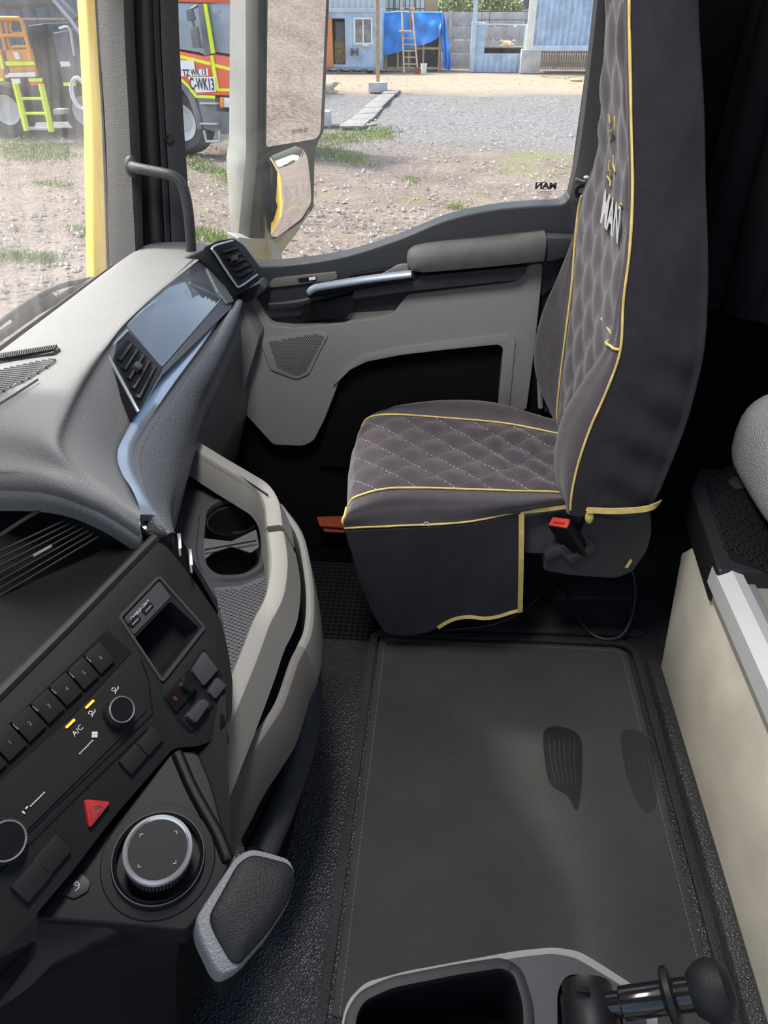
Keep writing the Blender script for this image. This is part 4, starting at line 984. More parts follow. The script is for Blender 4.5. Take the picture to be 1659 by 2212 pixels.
# speaker grille
gr = prism('speaker_grille', rnd(Q([(560, 735), (640, 722), (683, 716), (710, 724), (690, 760), (668, 808), (640, 820), (585, 800)], 1.862), .008, 3), (0, .012, 0), 'door_grey', D1, .003)
bm = bmesh.new()
FS = Frame(at(640, 760, y=1.861), (1, 0, 0), (0, -1, 0)); c0 = FS.ab(640, 760)
poly = [FS.ab(a, b) for a, b in ((580, 738), (640, 728), (682, 721), (702, 727), (684, 762), (662, 804), (640, 812), (600, 795))]
def inside(a, b, P):
    r = False; n = len(P)
    for i in range(n):
        (x1, y1), (x2, y2) = P[i], P[(i+1) % n]
        if (y1 > b) != (y2 > b) and a < (x2-x1)*(b-y1)/(y2-y1)+x1: r = not r
    return r
amin, amax = min(p[0] for p in poly), max(p[0] for p in poly); bmin, bmax = min(p[1] for p in poly), max(p[1] for p in poly)
nrow = 0; b_ = bmin
while b_ < bmax:
    a_ = amin+(.0026 if nrow % 2 else 0)
    while a_ < amax:
        if inside(a_, b_, poly):
            vs = [bm.verts.new(FS.pt(a_+.0017*math.cos(k*math.pi/3), b_+.0017*math.sin(k*math.pi/3), .0007)) for k in range(6)]; bm.faces.new(vs)
        a_ += .0052
    b_ += .0046; nrow += 1
o = bm_obj('grille_holes', bm, 'door_dark', gr, None, False); o['kind'] = 'stuff'
# armrest pad
secs = []
prof = [(0, 0), (.25, -.04), (.7, -.02), (.96, .08), (1, .35), (.98, .7), (.86, .93), (.6, 1.0), (.25, 1.0), (0, .96)]
for px, t, b, k in ((874, 566, 576, .25), (878, 552, 588, .6), (890, 543, 593, .85), (915, 537, 592, 1), (960, 531, 589, 1), (1030, 524, 583, 1), (1100, 516, 576, 1), (1165, 509, 569, 1), (1175, 508, 569, .97), (1179, 513, 566, .85)):
    lo = at(px, b, y=1.80); hi = at(px, t, y=1.825)
    secs.append([V(lo.x, 1.905-(1.905-1.795)*k*a if a else 1.90, lo.z+(hi.z-lo.z)*h) for a, h in prof])
loft('armrest_pad', secs, 'armrest_vinyl', D1, True, True, 55)
prism('armrest_mount', rnd(Q([(1178, 514), (1250, 516), (1246, 548), (1238, 552), (1180, 566)], 1.82), .005, 2), (0, .07, 0), 'door_dark', D1, .006)

# ---------------------------------------------------------------- outside mirror
MR = Frame((-.478, 2.15, 1.1), (.61, .79, 0), V(.79, -.61, -.13))
mr = thing('side_mirror', 'tall two-pane outside mirror with pale grey housing by the side window', 'mirror', at(560, 560, y=2.2))
mq = lambda l, h=0: [MR.px(a, b, h) for a, b in l]
back = -MR.n
prism('housing', rnd(mq([(560, -260), (722, -260), (700, 285), (688, 306), (680, 330), (678, 450), (655, 478), (600, 545), (560, 572), (535, 548), (556, 340)], -.012), .012, 3), back*.05, 'mirror_dark', mr, .008)
# front shell: pale outer cover wrapping round
def shell(name, rows, m):
    rings = [[at(a, b, y=ya) for a, b, ya in r] for r in rows]
    return loft(name, rings, m, mr, True, True, 35)
rings = []
for (l, m1, r_), py in (((500, 546, 562), -260), ((497, 546, 562), 0), ((496, 545, 563), 150), ((495, 544, 564), 300), ((489, 522, 565), 340), ((490, 522, 568), 365), ((494, 524, 570), 430), ((498, 526, 572), 500), ((506, 545, 578), 520), ((530, 556, 590), 555), ((556, 566, 592), 574)):
    rings.append([at(l, py, y=2.24), at(m1, py, y=2.165), at(r_, py, y=2.14), at(r_, py, y=2.155)+V(.02, .03, 0), at(r_, py, y=2.40), at(l+10, py, y=2.40)])
loft('outer_cover', rings, 'mirror_shell', mr, True, True, 30)
rings = []
for (l, r_), py in (((549, 568), -260), ((547, 566), 0), ((545, 566), 150), ((545, 567), 300), ((530, 568), 345), ((532, 570), 430), ((534, 572), 505)):
    rings.append([at(l, py, y=2.150), at(r_, py, y=2.128), at(r_, py, y=2.16), at(l, py, y=2.18)])
loft('inner_cover', rings, 'mirror_dark', mr, True, True, 30)
prism('lower_cover', rnd(mq([(514, 512), (540, 516), (572, 516), (592, 517), (656, 478), (672, 452), (642, 502), (604, 552), (568, 580), (552, 580), (518, 548)], -.004), .008, 3), back*.05, 'mirror_shell', mr, .006)
def mirror_pane(name, pts, r, bulge, tilt):
    P = rnd(mq(pts, .0), r, 5); c = sum(P, V(0, 0, 0))/len(P); K = 10
    P = [p+MR.n*(tilt[0]*(p-c).dot(MR.u)+tilt[1]*(p-c).z) for p in P]
    bm = bmesh.new(); v0 = bm.verts.new(c+MR.n*bulge); prev = None
    for k in range(1, K+1):
        t = k/K; ring = [bm.verts.new(c+(p-c)*t+MR.n*bulge*(1-t*t)) for p in P]
        n = len(P)
        for j in range(n):
            if prev is None: bm.faces.new([v0, ring[j], ring[(j+1) % n]])
            else: bm.faces.new([prev[j], ring[j], ring[(j+1) % n], prev[(j+1) % n]])
        prev = ring
    bot = [bm.verts.new(p-MR.n*.006) for p in P]
    for j in range(len(P)): bm.faces.new([prev[j], bot[j], bot[(j+1) % len(P)], prev[(j+1) % len(P)]])
    bm.faces.new(bot[::-1])
    return bm_obj(name, bm, 'mirror_glass', mr, 40)
mg = mirror_pane('main_glass', [(581, -250), (716, -250), (692, 288), (682, 300), (575, 318)], [.002, .002, .012, .012, .01], .0005, (0, 0))
mirror_pane('wide_angle_glass', [(581, 338), (668, 310), (678, 330), (676, 440), (652, 472), (590, 510), (576, 505), (583, 440)], .012, .012, (-.12, -.07))
text('glass_code', '2S1OOXIS', MR.px(649, 284, .003), -MR.u, MR.v if MR.v.z > 0 else -MR.v, .013, 'ink', mg, 0)
# ================================================================ DASHBOARD
da = thing('dashboard', 'grey moulded dashboard with blue-grey leather pad and silver trim', 'dashboard', (-.75, 1.3, .1))
A3 = lambda l: [at(p[0], p[1], z=p[2]) for p in l]
ys = [1.90, 1.74, 1.52, 1.33, 1.18, 1.06, .97, .90]
r0 = [V(-.90, y, .815) for y in ys]+A3([(-160, 1015, .86)])
r1 = [V(-.80, y, .883) for y in ys]+A3([(-50, 1003, .895)])
r2 = [V(-.665, 1.90, .895)]+A3([(425, 553, .905), (338, 618, .918), (258, 690, .93), (212, 738, .936), (160, 797, .941), (112, 868, .943), (76, 940, .936), (100, 1006, .906)])
r3 = [V(-.61, 1.90, .88)]+A3([(436, 566, .893), (350, 645, .907), (274, 716, .917), (236, 772, .918), (196, 838, .912), (162, 915, .910), (152, 982, .905), (205, 1044, .876)])
r4 = [V(-.535, 1.90, .82)]+A3([(484, 640, .836), (414, 722, .834), (352, 797, .832), (300, 890, .829), (262, 962, .826), (258, 1008, .828), (284, 1066, .836), (302, 1106, .838)])
rows = []
for r in (r0, r1, r2, r3, r4):
    e = r[-1]; rows.append(r+[e+V(.002, -.012, -.010), e+V(.004, -.016, -.026), e+V(0, -.010, -.05)])
dtop_name = sheet('dash_top', grid_crom(rows, 7, 5), 'dash_grey', da, .02, 60, off=(-.3, 0, -1)).name
# face used by panel and vent
_a, _b, _c3 = at(425, 563, z=.902), at(275, 700, z=.920), at(484, 640, z=.838)
_n = (_b-_a).cross(_c3-_a); _n = _n if _n.z > 0 else -_n
DF = Frame(_b, (0, 1, 0), _n)
dq = lambda l, h=0: [DF.px(a, b, h) for a, b in l]
nb = -DF.n
prism('panel_surround', rnd(dq([(428, 549), (446, 562), (500, 645), (500, 665), (352, 808), (300, 893), (226, 760), (268, 708), (272, 690)], .003), .008, 3), nb*.02, 'dash_leather', da, .004)
gp = prism('glossy_panel', rnd(dq([(424, 563), (441, 572), (484, 640), (350, 793), (272, 702), (276, 692)], .007), .006, 3), nb*.01, 'gloss_panel', da, .002)
prism('panel_end_plate', rnd(dq([(436, 556), (452, 560), (506, 650), (492, 655), (470, 628)], .010), .004, 3), nb*.012, 'dash_leather', da, .003)
# middle vent
def vent(parent, F, outer, inner, hor, n, m_frame, tab, rim='silver'):
    fr = prism('vent_frame', rnd([F.px(a, b, .006) for a, b in outer], .006, 3), -F.n*.02, m_frame, parent, .003)
    op = prism('vent_opening', rnd([F.px(a, b, .0075) for a, b in inner], .004, 3), -F.n*.004, 'deep_black', fr, 0)
    a0, a1, b0, b1 = [F.px(a, b, .010) for a, b in hor]       # first slat a0-a1, last slat b0-b1
    for k in range(n):
        t = (k+.5)/n; p, q = a0.lerp(b0, t), a1.lerp(b1, t)
        d = (q-p); w = (b0-a0)/n*.30
        obox('slat', (p+q)/2, d*.47, w*.9+F.n*.005, F.n.cross(d).normalized()*.0012+F.n*.0005, 'black_plastic', fr, .0008)
    c = F.px(tab[0], tab[1], .016); d = (a1-a0).normalized()
    obox('slat_tab', c, d*.009, F.n.cross(d)*.006, F.n*.006, 'door_dark', fr, .002)
    return fr
v1 = vent(da, DF, [(229, 760), (275, 713), (352, 794), (299, 890)], [(248, 768), (275, 732), (341, 793), (302, 876)], [(250, 768), (275, 735), (300, 872), (340, 793)], 5, 'black_plastic', (296, 793))
sweep('vent_rim', [DF.px(a, b, .007) for a, b in ((275, 713), (229, 760), (299, 890))], circ(.003, 6), 'silver', v1)
# silver trim
tl = [(459, 600, .838), (408, 688, .836), (352, 793, .834), (298, 893, .831), (262, 962, .829), (255, 985, .828), (256, 1006, .828), (266, 1032, .826), (284, 1060, .82), (298, 1090, .812), (304, 1118, .80)]
tr_ = [(500, 645, .822), (442, 738, .82), (376, 828, .818), (322, 908, .815), (292, 962, .812), (286, 988, .81), (286, 1006, .809), (294, 1032, .806), (311, 1064, .80), (330, 1097, .79), (346, 1122, .78)]
tl_, tr2 = crom(A3(tl), 5), crom(A3(tr_), 5)
sheet('silver_trim', [[p+V(.001, -.001, .006) for p in tl_], [p.lerp(q, .5)+V(.004, -.002, .009) for p, q in zip(tl_, tr2)], [q+V(.003, -.001, .005) for q in tr2]], 'silver', da, .014, 50, off=(-.3, .1, -.9))
prism('trim_end_cap', rnd(A3([(271, 1122, .79), (304, 1087, .80), (342, 1108, .79), (340, 1135, .775), (300, 1154, .775)]), .004, 2), (-.004, .006, -.02), 'silver', da, .003)
# leather pad below it
st = [((506, 652), (520, 668), .80), ((470, 702), (508, 715), .785), ((440, 745), (486, 768), .775), ((400, 800), (462, 820), .765), ((365, 848), (440, 862), .755), ((325, 900), (422, 915), .745), ((290, 950), (408, 965), .735), ((272, 1000), (394, 1015), .73), ((285, 1050), (381, 1065), .73), ((308, 1098), (370, 1105), .735), ((335, 1140), (368, 1140), .75), ((352, 1160), (372, 1165), .75)]
rings = []
for i, (a, b, zb) in enumerate(st):
    za = .822 if i < 8 else .815-.012*(i-8)
    A = at(a[0], a[1], z=za-.006)+V(0, 0, -.002); B = at(b[0], b[1], z=zb)
    m1 = A.lerp(B, .35)+V(.012, -.006, .016); m2 = A.lerp(B, .75)+V(.012, -.004, .014)
    C = B+V(-.006, .004, -.05); D = B+V(-.05, .02, -.10); E = A+V(-.05, .02, -.06)
    rings.append([A, m1, m2, B, C, D, E])
R2 = [crom(r, 3, True) for r in rings]
cols = [crom([r[j] for r in R2], 4) for j in range(len(R2[0]))]
loft('leather_pad', [[c[i] for c in cols] for i in range(len(cols[0]))], 'dash_leather', da, True, True, 60)
sweep('pad_seam', [c for c in crom([r[1].lerp(r[0], .55)+V(.003, -.001, .003) for r in rings], 4)], circ(.0022, 6), 'dash_leather', da)
# lower dash and end wall by the door
prism('lower_dash', rnd([V(-.56, .98, .80), V(-.535, .98, .70), V(-.56, .98, .45), V(-.66, .98, .12), V(-.95, .98, .10), V(-.95, .98, .80)], .03, 4), (0, .90, 0), 'dash_low', da, .01)
prism('kick_panel', rnd([at(518, 655, y=1.80), at(560, 730, y=1.80), at(520, 860, y=1.80), at(470, 960, y=1.80), at(440, 960, y=1.80), at(480, 700, y=1.80)], .01, 3), (0, .08, 0), 'dash_low', da, .01)
# vent by the door
EF = Frame(at(505, 572, y=1.735), V(.55, .80, 0), V(.80, -.42, .42))
prism('end_housing', rnd([EF.px(a, b, -.004) for a, b in ((438, 536), (470, 520), (505, 514), (528, 530), (566, 582), (562, 604), (524, 632), (498, 640), (470, 590))], .008, 3), -EF.n*.12, 'black_plastic', da, .008)
v2 = vent(da, EF, [(458, 535), (503, 520), (518, 528), (558, 580), (556, 594), (522, 618), (508, 614)], [(470, 538), (503, 529), (512, 533), (548, 580), (546, 588), (520, 606), (512, 602)], [(474, 537), (506, 528), (516, 604), (548, 586)], 5, 'black_plastic', (506, 558))
sweep('vent_rim', crom([EF.px(a, b, .008) for a, b in ((503, 520), (460, 534), (468, 552), (508, 613), (520, 618), (556, 593))], 5), circ(.0028, 6), 'silver', v2)
prism('side_fillet', rnd([at(a, b, y=1.80) for a, b in ((510, 640), (526, 630), (560, 612), (575, 625), (545, 650), (520, 655))], .004, 2), (0, .06, 0), 'door_dark', da, .004)
# defroster band and perforated panels on the top
from mathutils.bvhtree import BVHTree
dtop = bpy.data.objects[dtop_name]
dbvh = BVHTree.FromPolygons([v.co.copy() for v in dtop.data.vertices], [tuple(p.vertices) for p in dtop.data.polygons])
def on_dash(px, py, h=0):
    p = dbvh.ray_cast(EYEP, ray(px, py).normalized())[0]
    return (p if p is not None else at(px, py, z=.89))+V(-.2, 0, .97)*h
_c = on_dash(60, 800)
_n = (on_dash(110, 790)-on_dash(10, 800)).cross(on_dash(60, 770)-on_dash(60, 840)); _n = _n.normalized(); _n = _n if _n.z > 0 else -_n
DT = Frame(_c, (0, 1, 0), _n)
tq = lambda l, h=0: [on_dash(a, b, h) for a, b in l]
prism('defroster_band', rnd(tq([(-40, 778), (40, 765), (125, 752), (132, 758), (118, 768), (-40, 796)], .006), .003, 2), -DT.n*.02, 'door_dark', da, .003)
bm = bmesh.new()
for k in range(34):
    t = k/33; a, b = on_dash(-38+164*t, 778-24*t, .006), on_dash(-38+158*t, 792-26*t, .006); d = b-a
    add_box(bm, (a+b)/2, d*.45, d.cross(DT.n).normalized()*.0012, DT.n*.003)
o = bm_obj('defroster_ribs', bm, 'black_plastic', da, None); o['kind'] = 'stuff'
for nm, l in (('speaker_panel', [(-40, 812), (20, 798), (122, 776), (118, 786), (60, 822), (-40, 872)]),):
    sp_ = prism(nm, rnd(tq(l, .004), .004, 2), -DT.n*.02, 'dash_grey', da, .003)
    P = [DT.ab(a, b) for a, b in l]; bm = bmesh.new(); a0, a1 = min(p[0] for p in P), max(p[0] for p in P); b0, b1 = min(p[1] for p in P), max(p[1] for p in P)
    y_ = b0; k = 0
    while y_ < b1:
        x_ = a0+(.0035 if k % 2 else 0)
        while x_ < a1:
            if inside(x_, y_, P): add_box(bm, (dbvh.ray_cast(DT.pt(x_, y_, .2), -DT.n)[0] or DT.pt(x_, y_))+DT.n*.004, DT.u*.0016, DT.v*.0016, DT.n*.0012)
            x_ += .007
        y_ += .006; k += 1
    o = bm_obj('speaker_studs', bm, 'dash_grey', sp_, None); o['kind'] = 'stuff'
sweep('top_groove', tq([(-40, 905), (30, 862), (85, 826)], .005), circ(.0018, 6), 'door_dark', da)

# ================================================================ CENTRE CONSOLE (turned to the driver)
tt = math.radians(40); CF = Frame(at(215, 1420, z=.77), (.33, .944, 0), V(.944*math.cos(tt), -.33*math.cos(tt), math.sin(tt)))
cq = lambda l, h=0: [CF.px(a, b, h) for a, b in l]
cb = -CF.n
cs = thing('centre_console', 'black centre console with numbered buttons, dials and phone cubby', 'console', at(250, 1550, z=.2))
face = [(-80, 1588), (150, 1360), (300, 1205), (338, 1168), (362, 1182), (420, 1255), (477, 1338), (494, 1410), (503, 1477), (501, 1545), (476, 1592), (430, 1612), (375, 1616), (250, 1760), (150, 1890), (40, 2020), (-80, 2140)]
# faceplate with the cubby cut out: frame pieces around it
cub = [(262, 1334), (343, 1250), (436, 1356), (350, 1466)]
hole = rnd(cq([(290, 1380), (368, 1298), (432, 1358), (350, 1460)]), .005, 3)
plate('fascia', rnd(cq(face), .008, 4), [(hole, cb*.035+V(-.0, 0, -.004))], cb*.10, 'console_black', cs, .0015, 'deep_black')
sweep('fascia_edge', cq([(-80, 1580), (150, 1352), (300, 1198), (335, 1163)], -.004), circ(.007, 8), 'console_black', cs)
# cubby: raised frame, deep tray look by a sunk black floor
fr = rnd(cq([(258, 1334), (343, 1246), (441, 1356), (350, 1472)], .0015), .004, 3)
sweep('cubby_frame', fr, [(-.002, -.002), (.002, -.002), (.0015, .0018), (-.0015, .0018)], 'console_mid', cs, up=CF.n, closed=True)
us = prism('usb_plate', rnd(cq([(268, 1334), (343, 1255), (368, 1290), (288, 1372)], .0006), .003, 3), CF.n*.001, 'console_mid', cs, 0)
uu = (CF.px(340, 1270)-CF.px(280, 1333)).normalized(); uv = CF.n.cross(uu)
text('usb_text', 'CHARGE ONLY', CF.px(303, 1317, .0022), uu, uv, .0056, 'print_white', us, 0, .95)
for a, b in ((290, 1342), (318, 1314)):
    c = CF.px(a, b, .002); s = obox('usb_socket', c, uu*.0085, uv*.004, CF.n*.0012, 'deep_black', us, .0004); obox('usb_tongue', c+CF.n*.0014-uv*.001, uu*.006, uv*.001, CF.n*.0004, 'print_dim', s, 0)
# rocker switches right of the cubby
def rocker(l, h, m='console_mid', nm='rocker_switch', parent=cs):
    return prism(nm, rnd(cq(l, h), .003, 3), cb*(h+.002), m, parent, .0015)
prism('switch_well', rnd(cq([(350, 1508), (412, 1440), (440, 1400), (480, 1455), (456, 1508), (412, 1585), (392, 1570)], .0008), .004, 3), cb*.003, 'deep_black', cs, 0)
rocker([(415, 1448), (442, 1406), (472, 1446), (441, 1482)], .006); rocker([(450, 1494), (470, 1462), (490, 1480), (466, 1510)], .006)
sw = rocker([(358, 1506), (404, 1458), (428, 1488), (380, 1540)], .004, 'gloss_black'); prism('switch_cap', rnd(cq([(396, 1482), (404, 1452), (424, 1476), (414, 1498)], .014), .003, 3), cb*.012, 'gloss_black', sw, .002)
text('switch_mark', '8', CF.px(379, 1509, .0046), uu, uv, .009, 'print_red', sw)
sw = rocker([(392, 1556), (438, 1494), (464, 1520), (414, 1582)], .003, 'black_plastic'); prism('switch_cap', rnd(cq([(404, 1546), (440, 1508), (454, 1520), (424, 1562)], .012), .003, 3), cb*.010, 'console_mid', sw, .003)
# numbered button row
row = [(215, 1424), (176, 1458), (140, 1492), (100, 1530), (62, 1568), (20, 1606)]
e1 = (CF.px(215, 1424)-CF.px(20, 1606)).normalized(); e2 = CF.n.cross(e1)
prism('button_bed', [CF.px(205, 1384, .0006)+e1*.02, CF.px(-60, 1640, .0006)-e1*.02, CF.px(-60, 1640, .0006)-e1*.02-e2*.045, CF.px(205, 1384, .0006)+e1*.025-e2*.040], CF.n*.0006, 'deep_black', cs, 0)
step = (CF.px(215, 1424)-CF.px(20, 1606)).length/5
for k in range(-1, 6):
    c = CF.px(20, 1606, .004)+e1*(step*k)+e2*.001
    b = obox('push_button', c, e1*step*.455, e2*.0145+CF.n*.0008, CF.n*.003, 'console_black', cs, .0012)
    obox('button_hinge', c-e1*step*.45+e2*.008+CF.n*.0028, e1*.0008, e2*.004, CF.n*.0004, 'print_dim', b, 0)
    if k >= 0: text('button_digit', str(k+1), c+CF.n*.0035, e1, e2, .0075, 'print_dim', b)
# second row: climate panel
prism('climate_panel', rnd(cq([(-60, 1740), (262, 1455), (318, 1532), (262, 1590), (-60, 1910)], .0006), .004, 3), CF.n*.0012, 'console_black', cs, 0)
def glyph(a, b, s, size, m='print_dim', p=cs, h=.0024): return text('climate_print', s, CF.px(a, b, h), e1, e2, size, m, p)
glyph(168, 1578, 'A/C', .0085, 'print_white')
for a, b in ((152, 1563), (194, 1521)): obox('indicator_light', CF.px(a, b, .003), e1*.0062, e2*.0013, CF.n*.0012, 'amber_led', cs, .0005)
bm = bmesh.new()
def stroke(pts, r=.0006):
    add_sweep(bm, [CF.px(a, b, .0026) for a, b in pts], circ(r, 4), None)
for ox, oy in ((0, 0), (-50, 50)):
    stroke([(254+ox, 1482+oy), (256+ox, 1486+oy), (250+ox, 1494+oy), (249+ox, 1499+oy)]); stroke([(243+ox, 1486+oy), (250+ox, 1487+oy), (247+ox, 1494+oy), (241+ox, 1491+oy), (243+ox, 1486+oy)])
stroke([(286, 1528), (288, 1534), (284, 1542)])
for t in range(9): add_lathe(bm, CF.px(172+t*3.4, 1628-t*3.5, .002), CF.n, [(0, .001), (.0009, .001), (.0009, 0)], 6)
for k in range(4):
    a = k*math.pi/2; add_lathe(bm, CF.px(204, 1587, .002)+(e1*math.cos(a)+e2*math.sin(a))*.0022, CF.n, [(0, .001), (.0019, .001), (.0019, 0)], 8)
for t in range(9): add_lathe(bm, CF.px(66+t*3.6, 1741-t*3.6, .002), CF.n, [(0, .001), (.0009, .001), (.0009, 0)], 6)
stroke([(60, 1742), (56, 1748)], .001); stroke([(48, 1753), (53, 1758)], .0012)
bm_obj('climate_symbols', bm, 'print_white', cs, None)
def dial(c, R, hgt, parent, F=CF):
    k = lathe('dial', c, F.n, [(R*1.12, 0), (R*1.08, hgt*.15), (R*1.02, hgt*.8), (R*.98, hgt)], 'black_plastic', parent, 40)
    bm = bmesh.new(); s = F.u; t = F.v
    for i in range(44):
        a = i*2*math.pi/44; d = s*math.cos(a)+t*math.sin(a); add_box(bm, c+d*R*1.07+F.n*hgt*.5, d*.0007, (t*math.cos(a)-s*math.sin(a))*R*.03, F.n*hgt*.33)
    o = bm_obj('knurling', bm, 'console_mid', k, None); o['kind'] = 'stuff'
    lathe('chrome_ring', c, F.n, [(R*.98, hgt*.92), (R*1.0, hgt), (R*.96, hgt+.0022), (R*.9, hgt+.002), (R*.88, hgt+.0005)], 'chrome', k, 40)
    lathe('dial_cap', c, F.n, [(R*.88, hgt+.0002), (R*.86, hgt+.0012), (0, hgt+.0012)], 'platform_black', k, 40)
    return k
dial(CF.px(249, 1538, 0), .0155, .016, cs); dial(CF.px(4, 1818, 0), .0195, .012, cs)
# lower row buttons
for a, b, s in ((323, 1601, 1), (287, 1640, 1), (112, 1848, 1.15), (68, 1902, 1.15)):
    obox('push_button', CF.px(a, b, .003), e1*.014*s, e2*.0105*s, CF.n*.003, 'console_black', cs, .0015)
sweep('panel_groove', cq([(305, 1425), (322, 1470), (330, 1540), (300, 1570), (120, 1740), (-60, 1920)], .001), circ(.0008, 4), 'deep_black', cs)
sweep('panel_groove', cq([(-60, 1945), (140, 1745), (318, 1572)], .001), circ(.0011, 4), 'deep_black', cs)
# hazard switch
hz = prism('hazard_switch', rnd(cq([(184, 1726), (240, 1732), (194, 1790)], .006), .004, 3), cb*.006, 'hazard_red', cs, .0015)
for s, m in ((.42, 'print_dim'), (.24, 'print_dim')):
    c = CF.px(209, 1750, .0064); tri = [c+(CF.px(a, b, .0064)-CF.px(206, 1749, .0064))*s for a, b in ((184, 1726), (240, 1732), (194, 1790))]
    sweep('hazard_mark', tri, circ(.0005, 4), m, hz, up=CF.n, closed=True)
# black upper vent deck between dash hood and fascia
lipx = [(-90, 1050), (0, 1036), (70, 1026), (140, 1034), (230, 1070), (300, 1120)]
row0 = [at(a, b, z=.845)+V(0, .006, -.02) for a, b in lipx]
row1 = [at(a, b, z=.795) for a, b in ((-120, 1150), (-20, 1120), (60, 1100), (140, 1100), (230, 1120), (318, 1150))]
row2 = [at(a, b, z=.765) for a, b in ((-120, 1320), (-30, 1290), (60, 1250), (140, 1215), (230, 1185), (328, 1160))]
row3 = cq([(-150, 1650), (-40, 1545), (60, 1445), (140, 1362), (240, 1262), (338, 1166)], -.006)
sheet('vent_deck', grid_crom([row0, row1, row2, row3], 4, 4), 'platform_black', cs, .01, 60, off=(-.4, .3, -1))
VD = Frame(at(120, 1200, z=.785), V(1, .5, 0), V(.45, -.62, .65))
for k in range(7):
    t = k/6; a = (-30+20*t, 1205+88*t); b = (150+62*t, 1120+40*t)
    obox('deck_slat', (VD.px(*a, .004)+VD.px(*b, .004))/2, (VD.px(*b)-VD.px(*a))/2, VD.n*.004, VD.v*.0012, 'console_black', cs, .0006)
sweep('deck_vent_edge', crom([VD.px(a, b, .006) for a, b in ((-40, 1185), (60, 1118), (100, 1102), (150, 1100), (235, 1130), (245, 1142))], 5), circ(.003, 6), 'console_black', cs)
obox('deck_slat_tab', VD.px(92, 1190, .010), (VD.px(106, 1180)-VD.px(66, 1202))*.5, VD.n*.003, VD.v*.002, 'print_dim', cs, .001)
# rotary controller platform
PF = Frame(at(345, 1830, z=.63), (1, .25, 0), V(.22, -.20, .95))
pq = lambda l, h=0: [PF.px(a, b, h) for a, b in l]
plat = prism('controller_deck', rnd(pq([(372, 1622), (428, 1624), (456, 1690), (480, 1780), (500, 1860), (470, 1925), (412, 2002), (400, 2012), (240, 1996), (82, 1985), (82, 1966), (180, 1855), (255, 1770)], 0), .010, 4), -PF.n*.06, 'platform_black', cs, .006, 3)
sweep('deck_ridge', crom(pq([(382, 1624), (410, 1690), (436, 1740), (470, 1800), (494, 1858)], .004), 5), [(-.008, -.004), (.008, -.004), (.004, .004), (-.004, .004)], 'platform_black', cs, up=PF.n, bev=.002)
c = PF.px(343, 1858, .0)
lathe('controller_base', c, PF.n, [(.062, -.002), (.060, .002), (.050, .003), (.047, .010), (.044, .012)], 'platform_black', cs, 48)
kn = lathe('controller_knob', c, PF.n, [(.0345, .010), (.0335, .030), (.0345, .036)], 'black_plastic', cs, 48)
bm = bmesh.new()
for i in range(60):
    a = i*2*math.pi/60; d = PF.u*math.cos(a)+PF.v*math.sin(a); add_box(bm, c+d*.0345+PF.n*.021, d*.0006, (PF.v*math.cos(a)-PF.u*math.sin(a))*.001, PF.n*.009)
o = bm_obj('knurling', bm, 'console_mid', kn, None); o['kind'] = 'stuff'
lathe('chrome_ring', c, PF.n, [(.034, .034), (.0365, .036), (.0355, .0395), (.0325, .0405), (.0305, .0385)], 'chrome', kn, 56)
lathe('touch_pad', c, PF.n, [(.0305, .0385), (.0300, .0392), (0, .0392)], 'platform_black', kn, 56)
lathe('base_ring', c, PF.n, [(.0478, .0095), (.049, .0105), (.0478, .0115)], 'rail_ring', kn, 56)
top = c+PF.n*.0398
bm = bmesh.new()
for sx, sy in ((1, 1), (-1, 1), (-1, -1), (1, -1)):
    o_ = top+PF.u*.019*sx+PF.v*.0165*sy
    add_sweep(bm, [o_-PF.u*.003*sx, o_, o_-PF.v*.003*sy], circ(.0004, 4), None)
bm_obj('pad_arrows', bm, 'print_white', kn, None)
b = prism('back_button', rnd(pq([(130, 1930), (172, 1882), (196, 1905), (190, 1925), (160, 1942)], .003), .003, 3), -PF.n*.004, 'black_plastic', cs, .001)
bm = bmesh.new(); add_sweep(bm, [PF.px(a, q, .0036) for a, q in ((160, 1910), (166, 1905), (171, 1910), (170, 1918), (163, 1924))], circ(.0005, 4), None); add_sweep(bm, [PF.px(a, q, .0036) for a, q in ((166, 1902), (159, 1910), (168, 1914))], circ(.0005, 4), None)
bm_obj('back_arrow', bm, 'print_white', b, None)
# skirt under the platform
loft('deck_skirt', [pq([(82, 1985), (160, 1990), (240, 1996), (330, 2006), (404, 2012)], -.01)+pq([(404, 2000), (240, 1980), (82, 1970)], -.04)[:3], [at(a, q, z=.56) for a, q in ((78, 2062), (140, 2050), (195, 2050), (280, 2030), (372, 2022))]+[at(a, q, z=.56)+V(-.04, .06, 0) for a, q in ((372, 2022), (195, 2050), (78, 2062))], [at(a, q, z=.50) for a, q in ((-20, 2190), (40, 2150), (90, 2110), (180, 2070), (260, 2060))]+[at(a, q, z=.50)+V(-.04, .10, 0) for a, q in ((260, 2060), (90, 2110), (-20, 2190))]], 'gloss_black', cs)
# body of the console below
loft('console_body', [[at(-60, 1700, z=.60), at(300, 1560, z=.64), at(488, 1500, z=.66), at(500, 1860, z=.58), at(390, 2020, z=.56), at(80, 2030, z=.56), at(-60, 2100, z=.56)],
                      [V(-.62, .35, .3), V(-.55, .72, .3), V(-.36, .72, .3), at(478, 1900, z=.42), at(380, 2090, z=.40), at(60, 2140, z=.42), at(-60, 2180, z=.42)],
                      [V(-.62, .35, 0), V(-.55, .72, 0), V(-.42, .70, 0), V(-.38, .52, 0), V(-.36, .38, 0), V(-.42, .25, 0), V(-.55, .2, 0)]], 'deep_black', cs, True, True, 40)
prism('side_fin', [at(487, 1540, z=.66), at(497, 1600, z=.62), at(470, 1700, z=.56), at(452, 1700, z=.56), at(462, 1625, z=.62)], (-.03, .02, -.03), 'black_plastic', cs, .004)

